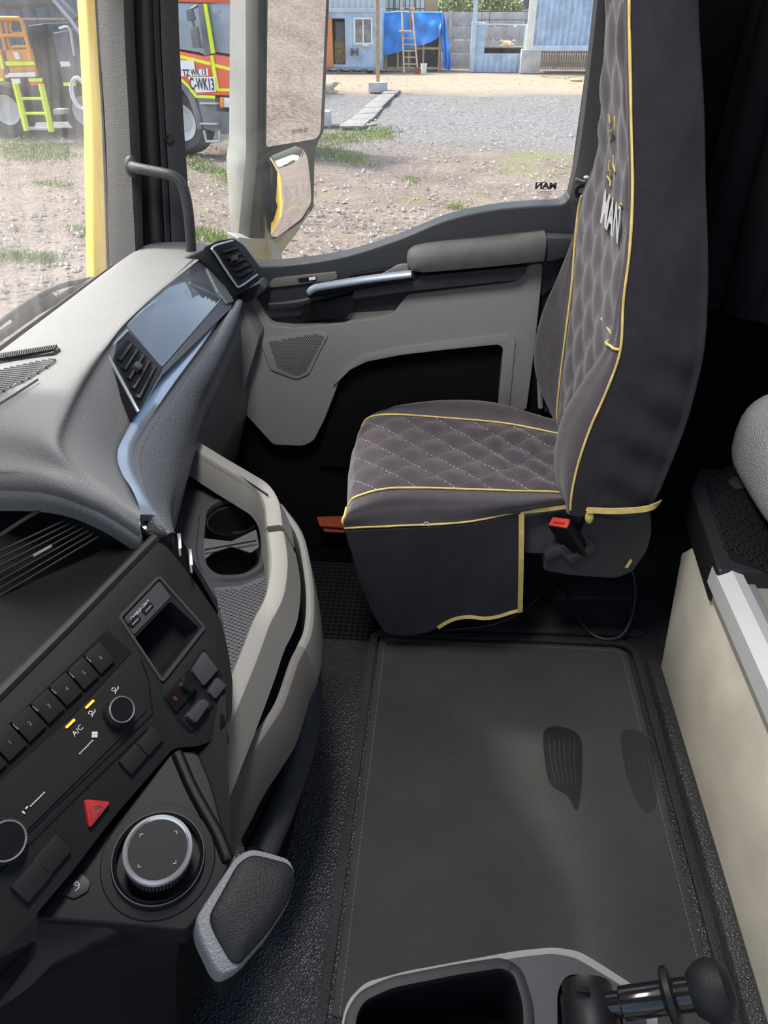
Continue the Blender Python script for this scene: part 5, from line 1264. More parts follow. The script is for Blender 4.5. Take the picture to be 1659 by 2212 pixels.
# padded knee cushion at the console corner
kp = thing('knee_cushion', 'dark padded cushion with leather edge coloured as sunlit grey at the console corner', 'cushion', at(530, 1960, z=.45))
KF = Frame(at(530, 1960, z=.60), (1, .3, 0), V(.30, -.22, .93))
kq = lambda l, h=0: [KF.px(a, b, h) for a, b in l]
outl = [(508, 1850), (538, 1831), (564, 1834), (629, 1853), (642, 1886), (627, 1949), (580, 2023), (518, 2096), (480, 2113), (462, 2096), (427, 2023), (421, 1984), (434, 1962)]
OUT = rnd(kq(outl, 0), .008, 3); cc = sum(OUT, V(0, 0, 0))/len(OUT)
rings = []
for s, h in ((.86, -.075), (.98, -.05), (1.0, -.02), (.985, -.006), (.955, .002), (.93, .003)): rings.append([cc+(p-cc)*s+KF.n*h for p in OUT])
loft('cushion_lit_edge', rings, 'cushion_lit_edge', kp, True, True, 60)
inn = rnd(kq([(512, 1868), (540, 1850), (562, 1852), (622, 1868), (636, 1890), (622, 1948), (575, 2020), (514, 2086), (496, 2078), (462, 2020), (448, 1984)], .0), .01, 4); ci = sum(inn, V(0, 0, 0))/len(inn)
rings = [[ci+(p-ci)*s+KF.n*h for p in inn] for s, h in ((1.0, -.004), (1.0, .005), (.98, .0085), (.93, .0105), (.6, .0125), (.2, .013))]
loft('cushion_pad', rings, 'soft_black', kp, True, True, 60)
loft('cushion_stem', [[cc+(p-cc)*.8+KF.n*(-.06) for p in OUT], [cc+(p-cc)*.55+V(-.05, .03, -.22) for p in OUT]], 'deep_black', kp, True, True, 40)

# ================================================================ CUP HOLDER TRAY
tr = thing('cup_holder_tray', 'beige-grey storage tray with two black cup holders below the dashboard', 'tray', at(560, 1250, z=.2))
TZ = .575
deck = [(372, 1130), (400, 1010), (440, 985), (520, 1035), (585, 1075), (608, 1130), (625, 1230), (612, 1330), (590, 1400), (560, 1470), (500, 1570), (480, 1560), (470, 1300)]
well = rnd([at(a, b, z=TZ) for a, b in ((438, 1190), (446, 1105), (475, 1084), (540, 1084), (558, 1105), (566, 1180), (562, 1225), (530, 1246), (470, 1248), (446, 1228))], .02, 4)
plate('tray_deck', [at(a, b, z=TZ) for a, b in deck], [(well, (0, 0, -.085))], (0, 0, -.03), 'console_mid', tr, 0, 'deep_black')
# back wall rising to the dash
loft('tray_back', [[at(a, b, z=TZ-.02) for a, b in ((372, 1140), (395, 1060), (440, 1030), (520, 1060), (575, 1085))], [at(a, b, z=.655) for a, b in ((385, 1000), (400, 955), (440, 980), (520, 1028), (580, 1068))]], 'dash_low', tr, False, False)
# rim
rim = [(398, 950, .665), (440, 976, .66), (484, 1003, .655), (530, 1030, .65), (563, 1052, .645), (583, 1085, .642), (591, 1138, .638), (599, 1190, .634), (600, 1232, .63), (590, 1290, .624), (562, 1345, .618), (542, 1398, .612), (522, 1448, .606), (496, 1510, .60), (468, 1575, .592), (440, 1640, .585), (404, 1715, .575)]
RP = crom(A3(rim), 4)
prof = [(.014, -.05), (.014, -.002), (.010, .003), (-.010, .003), (-.016, 0), (-.034, -.055)]
sweep('tray_rim', RP[:25], prof, 'tray_grey', tr)
sweep('tray_rim', RP[25:], prof, 'tray_grey', tr)
sweep('inner_wall', RP[1:58], [(.011, -.004), (.014, -.008), (.026, -.058), (.018, -.064)], 'tray_grey', tr)
# lower outer rail with storage slot
rail = [(600, 1090, .60), (642, 1150, .585), (660, 1228, .57), (666, 1300, .56), (661, 1360, .552), (646, 1397, .547), (629, 1433, .542), (600, 1516, .53), (565, 1572, .522), (526, 1628, .515), (492, 1690, .508), (462, 1745, .503), (425, 1830, .495)]
LP = crom(A3(rail), 4)
sweep('slot_rail', LP[:21], [(.004, -.075), (.004, 0), (-.004, .002), (-.010, -.004), (-.020, -.09)], 'tray_grey', tr, bev=.001)
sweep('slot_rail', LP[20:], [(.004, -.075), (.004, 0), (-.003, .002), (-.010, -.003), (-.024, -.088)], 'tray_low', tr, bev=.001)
# slot floor
loft('slot_floor', [[p+V(-.002, -.0, -.05) for p in LP], [p+V(-.09, -.03, -.05) for p in LP], [p+V(-.09, -.03, -.075) for p in LP], [p+V(-.002, -.0, -.075) for p in LP]], 'gloss_black', tr, False, False)
# wall to the floor and round kick bolster
kick = crom([at(a, b, z=.30) for a, b in ((640, 1380), (664, 1440), (668, 1520), (655, 1600), (630, 1680), (600, 1760), (560, 1850))], 4)
tube('kick_bolster', kick, .026, 'door_dark', tr, 10)
loft('kick_wall', [[p+V(-.005, 0, -.07) for p in crom([LP[i] for i in (0, 6, 12, 18, 24, 30, 36, 40)], 4)], [p+V(-.02, 0, .0) for p in crom([kick[i] for i in (0, 3, 7, 10, 14, 17, 20, 24)], 4)], [p+V(-.04, .02, -.30) for p in crom([kick[i] for i in (0, 3, 7, 10, 14, 17, 20, 24)], 4)]], 'deep_black', tr, False, False)
# cup holder insert
fr_ = sweep('cup_frame', [p+V(0, 0, .001) for p in well], [(-.014, -.002), (.001, -.006), (.001, .004), (-.010, .005)], 'console_mid', tr, closed=True)
for py, tilt in ((1124, 0), (1208, 0)):
    c = at(502, py, z=TZ-.002)
    cr_ = lathe('cup_ring', c, (0, 0, 1), [(.046, -.075), (.047, 0), (.050, .001), (.050, -.004), (.048, -.075)], 'black_plastic', fr_, 32)
    lathe('cup_bottom', c, (0, 0, 1), [(0, -.072), (.030, -.071), (.046, -.074)], 'console_mid', cr_, 32)
cr = prism('cup_divider', rnd([at(a, b, z=TZ+.001) for a, b in ((440, 1165), (500, 1172), (554, 1146), (560, 1184), (542, 1196), (500, 1182), (460, 1196), (440, 1212))], .004, 3), (0, 0, .003), 'tray_mat', fr_, .001)
sweep('divider_slot', [at(442, 1188, z=TZ+.0145), at(554, 1168, z=TZ+.0145)], [(-.0022, 0), (.0022, 0), (.0022, .0006), (-.0022, .0006)], 'deep_black', cr)
# woven rubber inlay
inl = [(462, 1272), (520, 1268), (574, 1246), (578, 1262), (572, 1300), (550, 1370), (530, 1432), (518, 1458), (502, 1482), (494, 1440), (486, 1360)]
ip = prism('rubber_inlay', rnd([at(a, b, z=TZ+.002) for a, b in inl], .004, 2), (0, 0, .003), 'tray_mat', tr, .001)
TFm = Frame(V(at(520, 1350, z=TZ+.005)), V(.35, -.94, 0), (0, 0, 1)); P = [TFm.ab(a, b) for a, b in inl]; bm = bmesh.new()
a0, a1 = min(p[0] for p in P), max(p[0] for p in P); b0, b1 = min(p[1] for p in P), max(p[1] for p in P); y_ = b0; k = 0
while y_ < b1:
    x_ = a0+(.0045 if k % 2 else 0)
    while x_ < a1:
        if inside(x_-.003, y_, P) and inside(x_+.003, y_, P): add_box(bm, TFm.pt(x_, y_, .001), TFm.u*.0035+TFm.v*.0008, TFm.v*.0016, V(0, 0, .0014))
        x_ += .009
    y_ += .0052; k += 1
o = bm_obj('inlay_weave', bm, 'tray_mat', ip, None); o['kind'] = 'stuff'
# two small keys / clips on the console shoulder
for k, (a, b) in enumerate(((388, 1170), (412, 1205))):
    c = at(a, b, z=.79); ck = thing('metal_clip', ['small shiny metal clip on the dash corner, upper of two', 'small shiny metal clip on the dash corner, lower of two'][k], 'clip', c, 'clips on the dash corner')
    obox('clip_body', c, V(.004, -.012, -.004), V(.0022, .0011, 0), V(0, 0, .002), 'clip_metal', ck, .001)
    obox('clip_tongue', c+V(.004, -.014, -.005), V(.003, -.008, -.003), V(.0014, .0007, 0), V(0, 0, .0014), 'rail_ring', ck, .0006)
# ================================================================ PASSENGER SEAT
from mathutils.bvhtree import BVHTree
def bvh_rows(rows):
    nr, nc = len(rows), len(rows[0]); vs = [p for r in rows for p in r]
    return BVHTree.FromPolygons(vs, [(i*nc+j, i*nc+j+1, (i+1)*nc+j+1, (i+1)*nc+j) for i in range(nr-1) for j in range(nc-1)])
st_ = thing('passenger_seat', 'passenger seat with dark quilted diamond cover and yellow piping', 'seat', (.12, 1.55, 0))
ts = [(752, 850, 1000, 1110, 1235)]
C = lambda l: [at(a, b, z=z) for a, b, z in l]
q0 = C([(752, 1142, .455), (850, 1138, .46), (1000, 1130, .47), (1110, 1110, .475), (1235, 1092, .48)])
q1 = C([(755, 1116, .492), (850, 1096, .507), (1000, 1094, .512), (1110, 1090, .512), (1230, 1080, .508)])
q2 = C([(776, 1072, .520), (850, 1056, .535), (1000, 1058, .530), (1110, 1062, .520), (1215, 1066, .512)])
q4 = C([(802, 902, .52), (850, 897, .535), (960, 904, .53), (1090, 916, .52), (1200, 937, .515)])
q3 = [(a+b)/2+V(-.012 if i == 0 else 0, 0, -.008 if i else 0) for i, (a, b) in enumerate(zip(q2, q4))]
q5 = C([(818, 892, .53), (862, 876, .552), (965, 866, .56), (1070, 872, .55), (1190, 905, .53)])
q6 = [p+V(0, .035, -.03) for p in q5]; q7 = [p+V(0, .03, -.10) for p in q5]
for q in (q0, q1, q2, q3, q4, q5, q6, q7):
    d = q[0]-q[1]; f = q[0]; kk = {0: .12, 1: .5}.get([id(x) for x in (q0, q1)].index(id(q)) if q is q0 or q is q1 else 9, 1)
    q.insert(0, f+V(-.022*kk, .004*(1-kk), -.022*kk)); q.insert(0, f+V(-.030*kk, .02*(1-kk), -.06*kk)); q.insert(0, f+V(-.026*kk, .05*(1-kk), -.12*kk)); q.append(q[-1]+V(.12, 0, -.02))
def pil(d1, d2): return (abs(math.sin(math.pi*d1))*abs(math.sin(math.pi*d2)))**.6
QA, QB = .098, .092
def qd(p): return (p.x/QA+p.y/QB, p.x/QA-p.y/QB+.3)
def csamp(Qs, n, m, quilt):
    rows = grid_crom(Qs, n, m)
    if quilt:
        nr = len(rows)
        for i, r in enumerate(rows):
            e = min(i, nr-1-i)/6; e = max(0, min(1, e))
            for j, p in enumerate(r):
                if p.z > .40:
                    d1, d2 = qd(p); w = 0
                    if p.x > .06: w = .006*math.sin(p.x*95+4*math.sin(p.y*23))*math.sin(p.y*46+1)*min(1, (p.x-.06)/.05)
                    r[j] = p+V(0, 0, (.010*pil(d1, d2)-.002+w)*min(1, e+.15))
    return rows
CQ = [q0, q1, q2, q3, q4, q5, q6, q7]
# far and near bolsters and the quilted centre share one control grid so that the seams meet
full = grid_crom(CQ, 14, 12)
cen = [r[:] for r in full[28:57]]
nr = len(cen)
for i, r in enumerate(cen):
    e = max(0, min(1, min(i, nr-1-i)/4))
    for j, p in enumerate(r):
        d1, d2 = qd(p); w = 0
        if p.x > .05: w = .005*math.sin(p.x*80+3*math.sin(p.y*21))*math.sin(p.y*44+1)*min(1, (p.x-.05)/.06)
        r[j] = p+V(0, 0, (.011*pil(d1, d2)-.001+w)*e) if p.z > .47 else p
cu = sheet('cushion_quilt', cen, 'fabric_quilt', st_, .03, 70, off=(0, 0, -1))
sheet('cushion_bolster', full[:29], 'fabric', st_, .03, 70, off=(0, .4, -.8))
sheet('cushion_bolster', full[56:], 'fabric', st_, .03, 70, off=(0, -.4, -.8))
tree_c = bvh_rows(cen)
def drop(x, y):
    h = tree_c.ray_cast(V(x, y, 1.2), V(0, 0, -1)); return h[0]
def threads(name, pts_fn, u0, u1, lines, slopes, m, parent, off, dash=.0055, gap=.0035):
    bm = bmesh.new()
    for k in lines:
        for s in slopes:
            t = u0
            while t < u1:
                a, b = pts_fn(t, k, s), pts_fn(t+dash, k, s)
                if a is not None and b is not None and (a-b).length < dash*4: add_sweep(bm, [a+off, b+off], circ(.0008, 4), None)
                t += dash+gap
    o = bm_obj(name, bm, m, parent, None, False); o['kind'] = 'stuff'; return o
def cl(x, k, s):
    y = (k-x/QA)*QB if s > 0 else (x/QA+.3-k)*QB
    return drop(x, y) if 1.25 < y < 1.75 else None
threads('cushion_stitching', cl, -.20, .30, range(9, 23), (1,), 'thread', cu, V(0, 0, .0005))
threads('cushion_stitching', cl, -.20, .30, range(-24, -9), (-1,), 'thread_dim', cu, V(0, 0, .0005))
for q, i in ((q0, 0), (q2, 28), (q4, 56)):
    pth = [p+V(0, -.001, .003) for p in full[i][8:]]
    tube('yellow_piping', pth, .0024, 'piping_yellow', st_, 6)
tube('yellow_piping', [r[22]+V(-.004, 0, .002) for r in full[0:57]][:1]+[full[i][20]+V(-.003, -.002, .002) for i in range(0, 29)], .003, 'piping_yellow', st_, 6)

# backrest
Z = [.50, .56, .63, .71, .79, .87, .96, 1.04, 1.14, 1.26, 1.41, 1.52, 1.62]
yN = [1.305, 1.302, 1.305, 1.31, 1.315, 1.32, 1.34, 1.355, 1.38, 1.40, 1.42, 1.43, 1.46]
xP = [.290, .285, .288, .300, .319, .331, .324, .322, .313, .291, .263, .25, .28]
xB = [.455, .468, .478, .488, .492, .490, .480, .465, .445, .42, .38, .36, .35]
tNx = [.280, .258, .250, .258, .286, .312, .315, .316, .308, .287, .260, .249, .28]
xQ = [.338, .338, .337, .336, .335, .331, .324, .320, .309, .285, .257, .245, .275]
xF = [.305, .300, .298, .297, .296, .296, .294, .294, .300, .276, .255, .245, .275]
yQo = [.135, .135, .135, .13, .11, .06, .03, .025, .02, .02, .02, .02, .02]
yQF = [1.69, 1.70, 1.71, 1.715, 1.72, 1.735, 1.765, 1.775, 1.70, 1.605, 1.58, 1.56, 1.53]
tFx = [.30, .265, .238, .233, .245, .268, .290, .296, .304, .280, .26, .25, .28]
tFy = [1.76, 1.77, 1.785, 1.79, 1.79, 1.785, 1.785, 1.79, 1.715, 1.62, 1.595, 1.575, 1.545]
yF = [1.79, 1.80, 1.815, 1.82, 1.82, 1.81, 1.80, 1.80, 1.73, 1.635, 1.61, 1.60, 1.56]
rings = []
for i, z in enumerate(Z):
    rec = z*0
    P = [(xB[i]+.002, yN[i]+.055), (xB[i]-.022, yN[i]+.010), ((xB[i]+xP[i])/2, yN[i]-.004), (xP[i], yN[i]), (tNx[i]+.006, yN[i]+yQo[i]*.28), (tNx[i], yN[i]+yQo[i]*.55), (tNx[i]*.4+xQ[i]*.6, yN[i]+yQo[i]*.85)]
    a, b = yN[i]+yQo[i], yQF[i]
    P += [(xQ[i], a), (xQ[i]*.67+xF[i]*.33+.004, a+(b-a)*.33), (xQ[i]*.33+xF[i]*.67+.004, a+(b-a)*.67), (xF[i], b)]
    P += [(tFx[i]*.5+xF[i]*.5-.003, b+(tFy[i]-b)*.5), (tFx[i], tFy[i]), (xP[i]+.01, yF[i]), (xB[i]-.04, yF[i]-.005), (xB[i], yF[i]-.035)]
    rings.append([V(x, y, z) for x, y in P])
NB = 10
rr = [crom(r, NB, True) for r in rings]; rr = [r+[r[0]] for r in rr]
cols = [crom([r[j] for r in rr], 8) for j in range(len(rr[0]))]
BK = [[c[i] for c in cols] for i in range(len(cols[0]))]
# soft creases on the near side of the cover
for r in BK:
    for j in range(5, 3*NB-3):
        p = r[j]; w = .007*math.sin(p.z*62+p.x*38)*max(0, min(1, (.98-p.z)/.2))+.003*math.sin(p.z*24-p.x*40)
        e = min(1, (j-5)/9, (3*NB-3-j)/9); r[j] = p+V(0, -w*e, 0)
BA, BB = .088, .150
def bd(p): return (p.y/BA+p.z/BB, p.y/BA-p.z/BB)
j0, j1 = 7*NB, 10*NB
qp = []
for r in BK:
    row = []
    for j in range(j0, j1+1):
        p = r[j]; e = max(0, min(1, min(j-j0, j1-j)/3)); d1, d2 = bd(p); row.append(p+V(-.012*pil(d1, d2)*e+.001*e, 0, 0))
    qp.append(row)
bq = sheet('backrest_quilt', qp, 'fabric_quilt', st_, .03, 70, off=(1, 0, 0))
sheet('backrest_bolster', [r[3*NB:j0+1] for r in BK], 'fabric', st_, .03, 70, off=(1, .2, 0))
sheet('backrest_bolster', [r[j1:13*NB+1] for r in BK], 'fabric', st_, .03, 70, off=(1, -.2, 0))
sheet('backrest_side', [r[0:3*NB+1] for r in BK], 'fabric_dark', st_, .03, 70, off=(0, 1, 0))  # same cover fabric, its shaded side put into a darker colour
sheet('backrest_shell', [r[13*NB:]  for r in BK], 'fabric_dark', st_, .02, 70, off=(-1, 0, 0))
sheet('backrest_top', [[r for r in BK[-1][:8*NB]], [p for p in BK[-1][8*NB:]][::-1][:8*NB]], 'fabric_dark', st_, 0)
tube('yellow_piping', [r[3*NB]+V(-.001, -.002, 0) for r in BK[2:]], .0026, 'piping_yellow', st_, 6)
tube('yellow_piping', [r[10*NB]+V(-.004, 0, 0) for r in BK[4:58]], .0024, 'piping_yellow', st_, 6)
i_ = min(range(len(BK)), key=lambda k: abs(BK[k][0].z-.868))
tube('yellow_piping', [BK[i_][j]+V(-.003, -.001, .002) for j in range(3*NB, 8*NB)], .003, 'piping_yellow', st_, 6)
tube('yellow_piping', [r[13*NB]+V(-.002, .002, 0) for r in BK[44:70]], .0022, 'piping_yellow', st_, 6)
tree_b = bvh_rows(qp)
def push(y, z):
    h = tree_b.ray_cast(V(-.3, y, z), V(1, 0, 0)); return h[0]
def bl(t, k, s):
    y = (k-t/BB)*BA if s > 0 else (k+t/BB)*BA
    return push(y, t) if 1.3 < y < 1.76 else None
threads('backrest_stitching', bl, .55, 1.5, range(16, 36), (1,), 'thread_back', bq, V(-.0002, 0, 0), .007, .0005)
threads('backrest_stitching', bl, .55, 1.5, range(2, 20), (-1,), 'thread_back', bq, V(-.0002, 0, 0), .007, .0005)
# embroidered word and outline figure on the backrest
base_rows = [r[j0:j1+1] for r in BK]; tree_s = bvh_rows(base_rows)
def flat(y, z, off=.0105):
    h = tree_s.ray_cast(V(-.3, y, z), V(1, 0, 0))[0]; return (h if h is not None else V(.31, y, z))+V(-off, 0, 0)
vs, fs = text_pts('MAN', 1.0, .03)
me_ = bpy.data.meshes.new('embroidered_word'); me_.from_pydata([flat(1.485-v.x*.075, 1.07+v.y*.085) for v in vs], [], fs)
finish('embroidered_word', me_, 'embroidery_white', bq, None)
for l in ([(1.50, 1.235), (1.50, 1.215), (1.505, 1.20)], [(1.555, 1.185), (1.525, 1.195), (1.555, 1.16)], [(1.525, 1.125), (1.53, 1.10), (1.51, 1.085)], [(1.57, 1.10), (1.575, 1.07), (1.555, 1.075), (1.56, 1.055)], [(1.585, 1.05), (1.555, 1.045), (1.55, 1.03)], [(1.43, 1.02), (1.45, 1.01), (1.445, 1.0)], [(1.565, 1.225), (1.55, 1.23), (1.548, 1.21)]):
    tube('embroidered_line', [flat(y-.03, 1.10+(z-1.0)*.6, .011) for y, z in l], .0016, 'piping_yellow', bq, 5)
# yellow hem under the backrest
def tape(name, l, w=.011, m='piping_yellow'):
    P = crom(l, 5); return sweep(name, P, [(-w/2, -.0015), (w/2, -.0015), (w/2, .0015), (-w/2, .0015)], m, st_, up=(0, -1, .15))
tape('yellow_hem', [at(1268, 1102, y=1.292), at(1330, 1104, y=1.286), at(1390, 1100, y=1.288), at(1416, 1092, y=1.30), at(1426, 1084, y=1.33)], .013)
ellipsoid('hem_knot', at(1273, 1117, y=1.298), ((.009, 0, .003), (0, .007, 0), (-.003, 0, .017)), 'piping_yellow', st_, 10, 8)
ellipsoid('hem_knot', at(1277, 1102, y=1.296), ((.012, 0, 0), (0, .007, 0), (0, 0, .007)), 'piping_yellow', st_, 10, 8)
tape('yellow_hem', [at(1124, 1106, y=1.335), at(1180, 1100, y=1.35), at(1245, 1091, y=1.36)], .010)
tape('yellow_hem', [at(1160, 900, y=1.74), at(1192, 912, y=1.735), at(1222, 922, y=1.73)], .012)
# skirt
top = crom([at(a, b, z=z)+V(0, -.004, 0) for a, b, z in ((748, 1146, .452), (800, 1143, .455), (850, 1141, .457), (1000, 1133, .467), (1060, 1122, .471), (1124, 1107, .476))], 5)
bot = crom([at(a, b, y=y) for a, b, y in ((806, 1320, 1.36), (835, 1362, 1.345), (880, 1376, 1.338), (912, 1374, 1.335), (940, 1364, 1.335), (975, 1338, 1.34), (1010, 1327, 1.342), (1060, 1331, 1.342), (1122, 1322, 1.345))], 5)
def rs(P, n):
    L = [0]
    for a, b in zip(P, P[1:]): L.append(L[-1]+(b-a).length)
    out = []; k = 0
    for i in range(n):
        d = L[-1]*i/(n-1)
        while k < len(P)-2 and L[k+1] < d: k += 1
        t = (d-L[k])/max(1e-9, L[k+1]-L[k]); out.append(P[k].lerp(P[k+1], t))
    return out
T, B = rs(top, 40), rs(bot, 40); rows = []
for k in range(22):
    t = k/21; r = []
    for j, (a, b) in enumerate(zip(T, B)):
        s = j/39; w = (.010*math.sin(s*9+1.2*t)*t+.007*math.sin(s*3.2+2.5)*math.sin(math.pi*t)+.004*math.sin(s*21+t*3)*t*(1-t)*3)
        r.append(a.lerp(b, t)+V(0, -w-.012*math.sin(math.pi*t), 0))
    rows.append(r)
sheet('seat_skirt', rows, 'fabric_dark', st_, .003, 70, off=(0, 1, 0))
tape('yellow_hem', [r[-1]+V(.002, -.002, 0) for r in rows][::3]+[rows[-1][-1]], .012)
tape('yellow_hem', [p+V(0, -.002, .002) for p in rows[-1][19:]][::3]+[rows[-1][-1]], .009)
front = [[p+V(-.002, .003, 0) for p in (T[0], T[0].lerp(B[0], .5), B[0])], [V(T[0].x-.01, 1.55, T[0].z), V(T[0].x+.02, 1.55, .28), V(-.10, 1.55, .12)], [V(T[0].x, 1.74, T[0].z), V(T[0].x+.02, 1.74, .28), V(-.10, 1.74, .12)]]
sheet('front_skirt', front, 'fabric_dark', st_, .003, 70)
tube('skirt_hook', crom([at(a, b, y=1.285) for a, b in ((916, 1133), (917, 1129), (922, 1128), (926, 1132), (926, 1137))], 3), .0012, 'embroidery_white', st_, 5)
# base with side cover and belt buckle
prism('seat_base', rnd([V(-.10, 1.58, -.012), V(.34, 1.58, -.012), V(.44, 1.58, .46), V(-.14, 1.58, .44)], .03, 3), (0, .20, 0), 'deep_black', st_, .01)
prism('cushion_underside', [at(a, b, y=1.375) for a, b in ((1128, 1108), (1262, 1098), (1262, 1200), (1135, 1195))], (0, .02, 0), 'fabric', st_, .004)
sc = prism('side_cover', rnd([at(a, b, y=1.345) for a, b in ((1172, 1232), (1178, 1196), (1212, 1178), (1236, 1176), (1262, 1135), (1268, 1106), (1406, 1104), (1408, 1150), (1398, 1190), (1366, 1236), (1330, 1250), (1230, 1243))], .012, 3), (0, .08, 0), 'console_mid', st_, .010, 3)
prism('cover_rim', rnd([at(a, b, y=1.335) for a, b in ((1176, 1200), (1212, 1182), (1228, 1206), (1276, 1180), (1270, 1160), (1288, 1180), (1284, 1192), (1232, 1218), (1214, 1196), (1182, 1212))], .003, 2), (0, .03, 0), 'console_mid', st_, .003)
BUF = Frame(at(1228, 1155, y=1.325), V(.75, -.25, -.62), V(-.15, -.92, .35))
ba, bb = at(1210, 1130, y=1.335), at(1248, 1188, y=1.355); ax = (bb-ba).normalized(); sd_ = V(.62, -.45, .2); sd_ = (sd_-ax*sd_.dot(ax)).normalized(); nn = ax.cross(sd_)
bk = obox('belt_buckle', (ba+bb)/2, (bb-ba)*.52, sd_*.0255, nn*.014, 'black_plastic', st_, .004)
rb = obox('release_button', ba-ax*.0005, ax*.0035, sd_*.0235, nn*.0115, 'red_button', bk, .0015); tag(rb, 'red release button')
obox('buckle_slot', ba-ax*.0036+nn*.003, ax*.0006, sd_*.015, nn*.003, 'print_red', bk, 0)
tube('recliner_bar', crom([at(a, b, y=1.80) for a, b in ((1204, 760), (1206, 700), (1212, 640), (1222, 606), (1236, 596))], 4), .012, 'gloss_black', st_, 8)
tube('belt_anchor', [at(1166, 820, y=1.86), at(1168, 880, y=1.86)], .008, 'alu_grey', st_, 8)
prism('base_tag', [at(a, b, y=1.338) for a, b in ((1350, 1226), (1362, 1208), (1366, 1212), (1356, 1228))], (0, .003, 0), 'piping_yellow', st_, 0)

# cable on the floor
cb_ = crom([at(a, b, z=z) for a, b, z in ((930, 1366, .0), (1000, 1358, .004), (1060, 1350, .006), (1120, 1325, .01), (1165, 1288, .02), (1195, 1273, .03), (1222, 1286, .03), (1245, 1328, .02), (1272, 1364, .014), (1305, 1380, .012), (1340, 1374, .02), (1362, 1340, .05), (1372, 1290, .09), (1368, 1240, .13), (1350, 1215, .16))], 6)
ck = thing('cable', 'thin black cable looping over the floor behind the seat skirt', 'cable', (.2, 1.45, 0)); tube('cable_run', cb_, .0048, 'cable', ck, 8)
# orange strap in the footwell
p = at(715, 1150, z=-.02); os_ = thing('orange_strap', 'folded orange-red strap on the floor in front of the seat', 'strap', p)
prism('strap_fold', rnd([at(a, b, z=.02) for a, b in ((684, 1120), (748, 1118), (750, 1142), (690, 1138))], .004, 2), (0, 0, .008), 'brick_orange', os_, .002)
prism('strap_fold', rnd([at(a, b, z=.0) for a, b in ((690, 1130), (752, 1126), (756, 1152), (700, 1150))], .004, 2), (0, 0, .008), 'brick_orange', os_, .002)
prism('strap_roll', rnd([at(a, b, z=-.19) for a, b in ((690, 1135), (750, 1132), (752, 1146), (695, 1146))], .004, 2), (0, 0, .17), 'deep_black', os_, .004)

# ================================================================ BUNK
bu = thing('bunk', 'beige bunk side panel with pale aluminium rail', 'bunk', (.75, .9, 0))
prism('side_panel', [at(a, b, x=.59) for a, b in ((1472, 1195), (1425, 1452), (1500, 1700), (1640, 2212))]+[V(.59, -.50, 0), V(.59, -.50, .40), at(1640, 1480, x=.59), at(1534, 1262, x=.59), at(1500, 1180, x=.59)], (.03, 0, 0), 'bunk_side', bu, .004)
box('body', (.622, -.50, .0), (1.26, 1.40, .40), 'deep_black', bu, .004)
box('panel_lip', (.583, -.50, .382), (.60, 1.22, .408), 'bunk_lip', bu, .004)
loft('aluminium_rail', [[V(.578, y, .405), V(.578, y, .448), V(.590, y, .455), V(.605, y, .462), V(.628, y, .455), V(.628, y, .405)] for y in (1.22, -.50)], 'alu', bu, True, True, 20)
box('rail_slot', (.628, -.50, .41), (.66, 1.20, .43), 'alu_grey', bu, .002)
box('floor_board', (.66, -.50, .40), (1.26, 1.40, .42), 'bunk_lip', bu, .004)
ec = thing('bunk_end_tray', 'black plastic tray with ribbed grid on the end of the bunk', 'tray', (.7, 1.33, .40))
E0 = [V(.578, 1.185, .462), V(.578, 1.44, .50), V(.615, 1.52, .505), V(.95, 1.56, .505), V(.95, 1.20, .462)]
bm = bmesh.new(); add_prism(bm, [p+V(0, 0, -.085) for p in E0], (0, 0, .085)); do_bevel(bm, .008, 3); bm_obj('tray_body', bm, 'tray_plastic', ec)
EF2 = Frame((.60, 1.22, .4655), (0, 1, .149), V(0, -.149, .989)); EF2 = Frame((.60, 1.22, .4665), (0, 1, .149), V(-.01, -.147, .989))
eq = lambda l, h=0: [EF2.px(a, b, h) for a, b in l]
inner = [(1524, 1044), (1540, 1024), (1600, 990), (1760, 960), (1760, 1275), (1660, 1236), (1580, 1208), (1566, 1180)]
gb = prism('grid_bed', rnd(eq(inner, .002), .008, 3), -EF2.n*.003, 'deep_black', ec, .001)
P = [EF2.ab(a, b) for a, b in inner]; a0, a1 = min(p[0] for p in P), max(p[0] for p in P); b0, b1 = min(p[1] for p in P), max(p[1] for p in P)
bm = bmesh.new(); y_ = b0; k = 0
while y_ < b1:
    x_ = a0+(.0135 if k % 2 else 0)
    while x_ < a1:
        if inside(x_-.010, y_, P) and inside(x_+.010, y_, P):
            c = EF2.pt(x_, y_, .004)
            ring = [(math.cos(t)*.0058+(.0060 if math.cos(t) > 0 else -.0060), math.sin(t)*.0058) for t in [i*math.pi/4+math.pi/8 for i in range(8)]]
            add_sweep(bm, [c+EF2.u*a+EF2.v*b for a, b in ring], [(-.0016, -.004), (.0016, -.004), (.0011, .004), (-.0011, .004)], EF2.n, True)
        x_ += .027
    y_ += .0165; k += 1
o = bm_obj('grid_links', bm, 'tray_plastic', gb, 40); o['kind'] = 'stuff'
pt = prism('pull_tab', rnd(eq([(1572, 1040), (1584, 1030), (1625, 1022), (1632, 1050), (1590, 1056)], .009), .004, 3), -EF2.n*.004, 'console_mid', ec, .002)
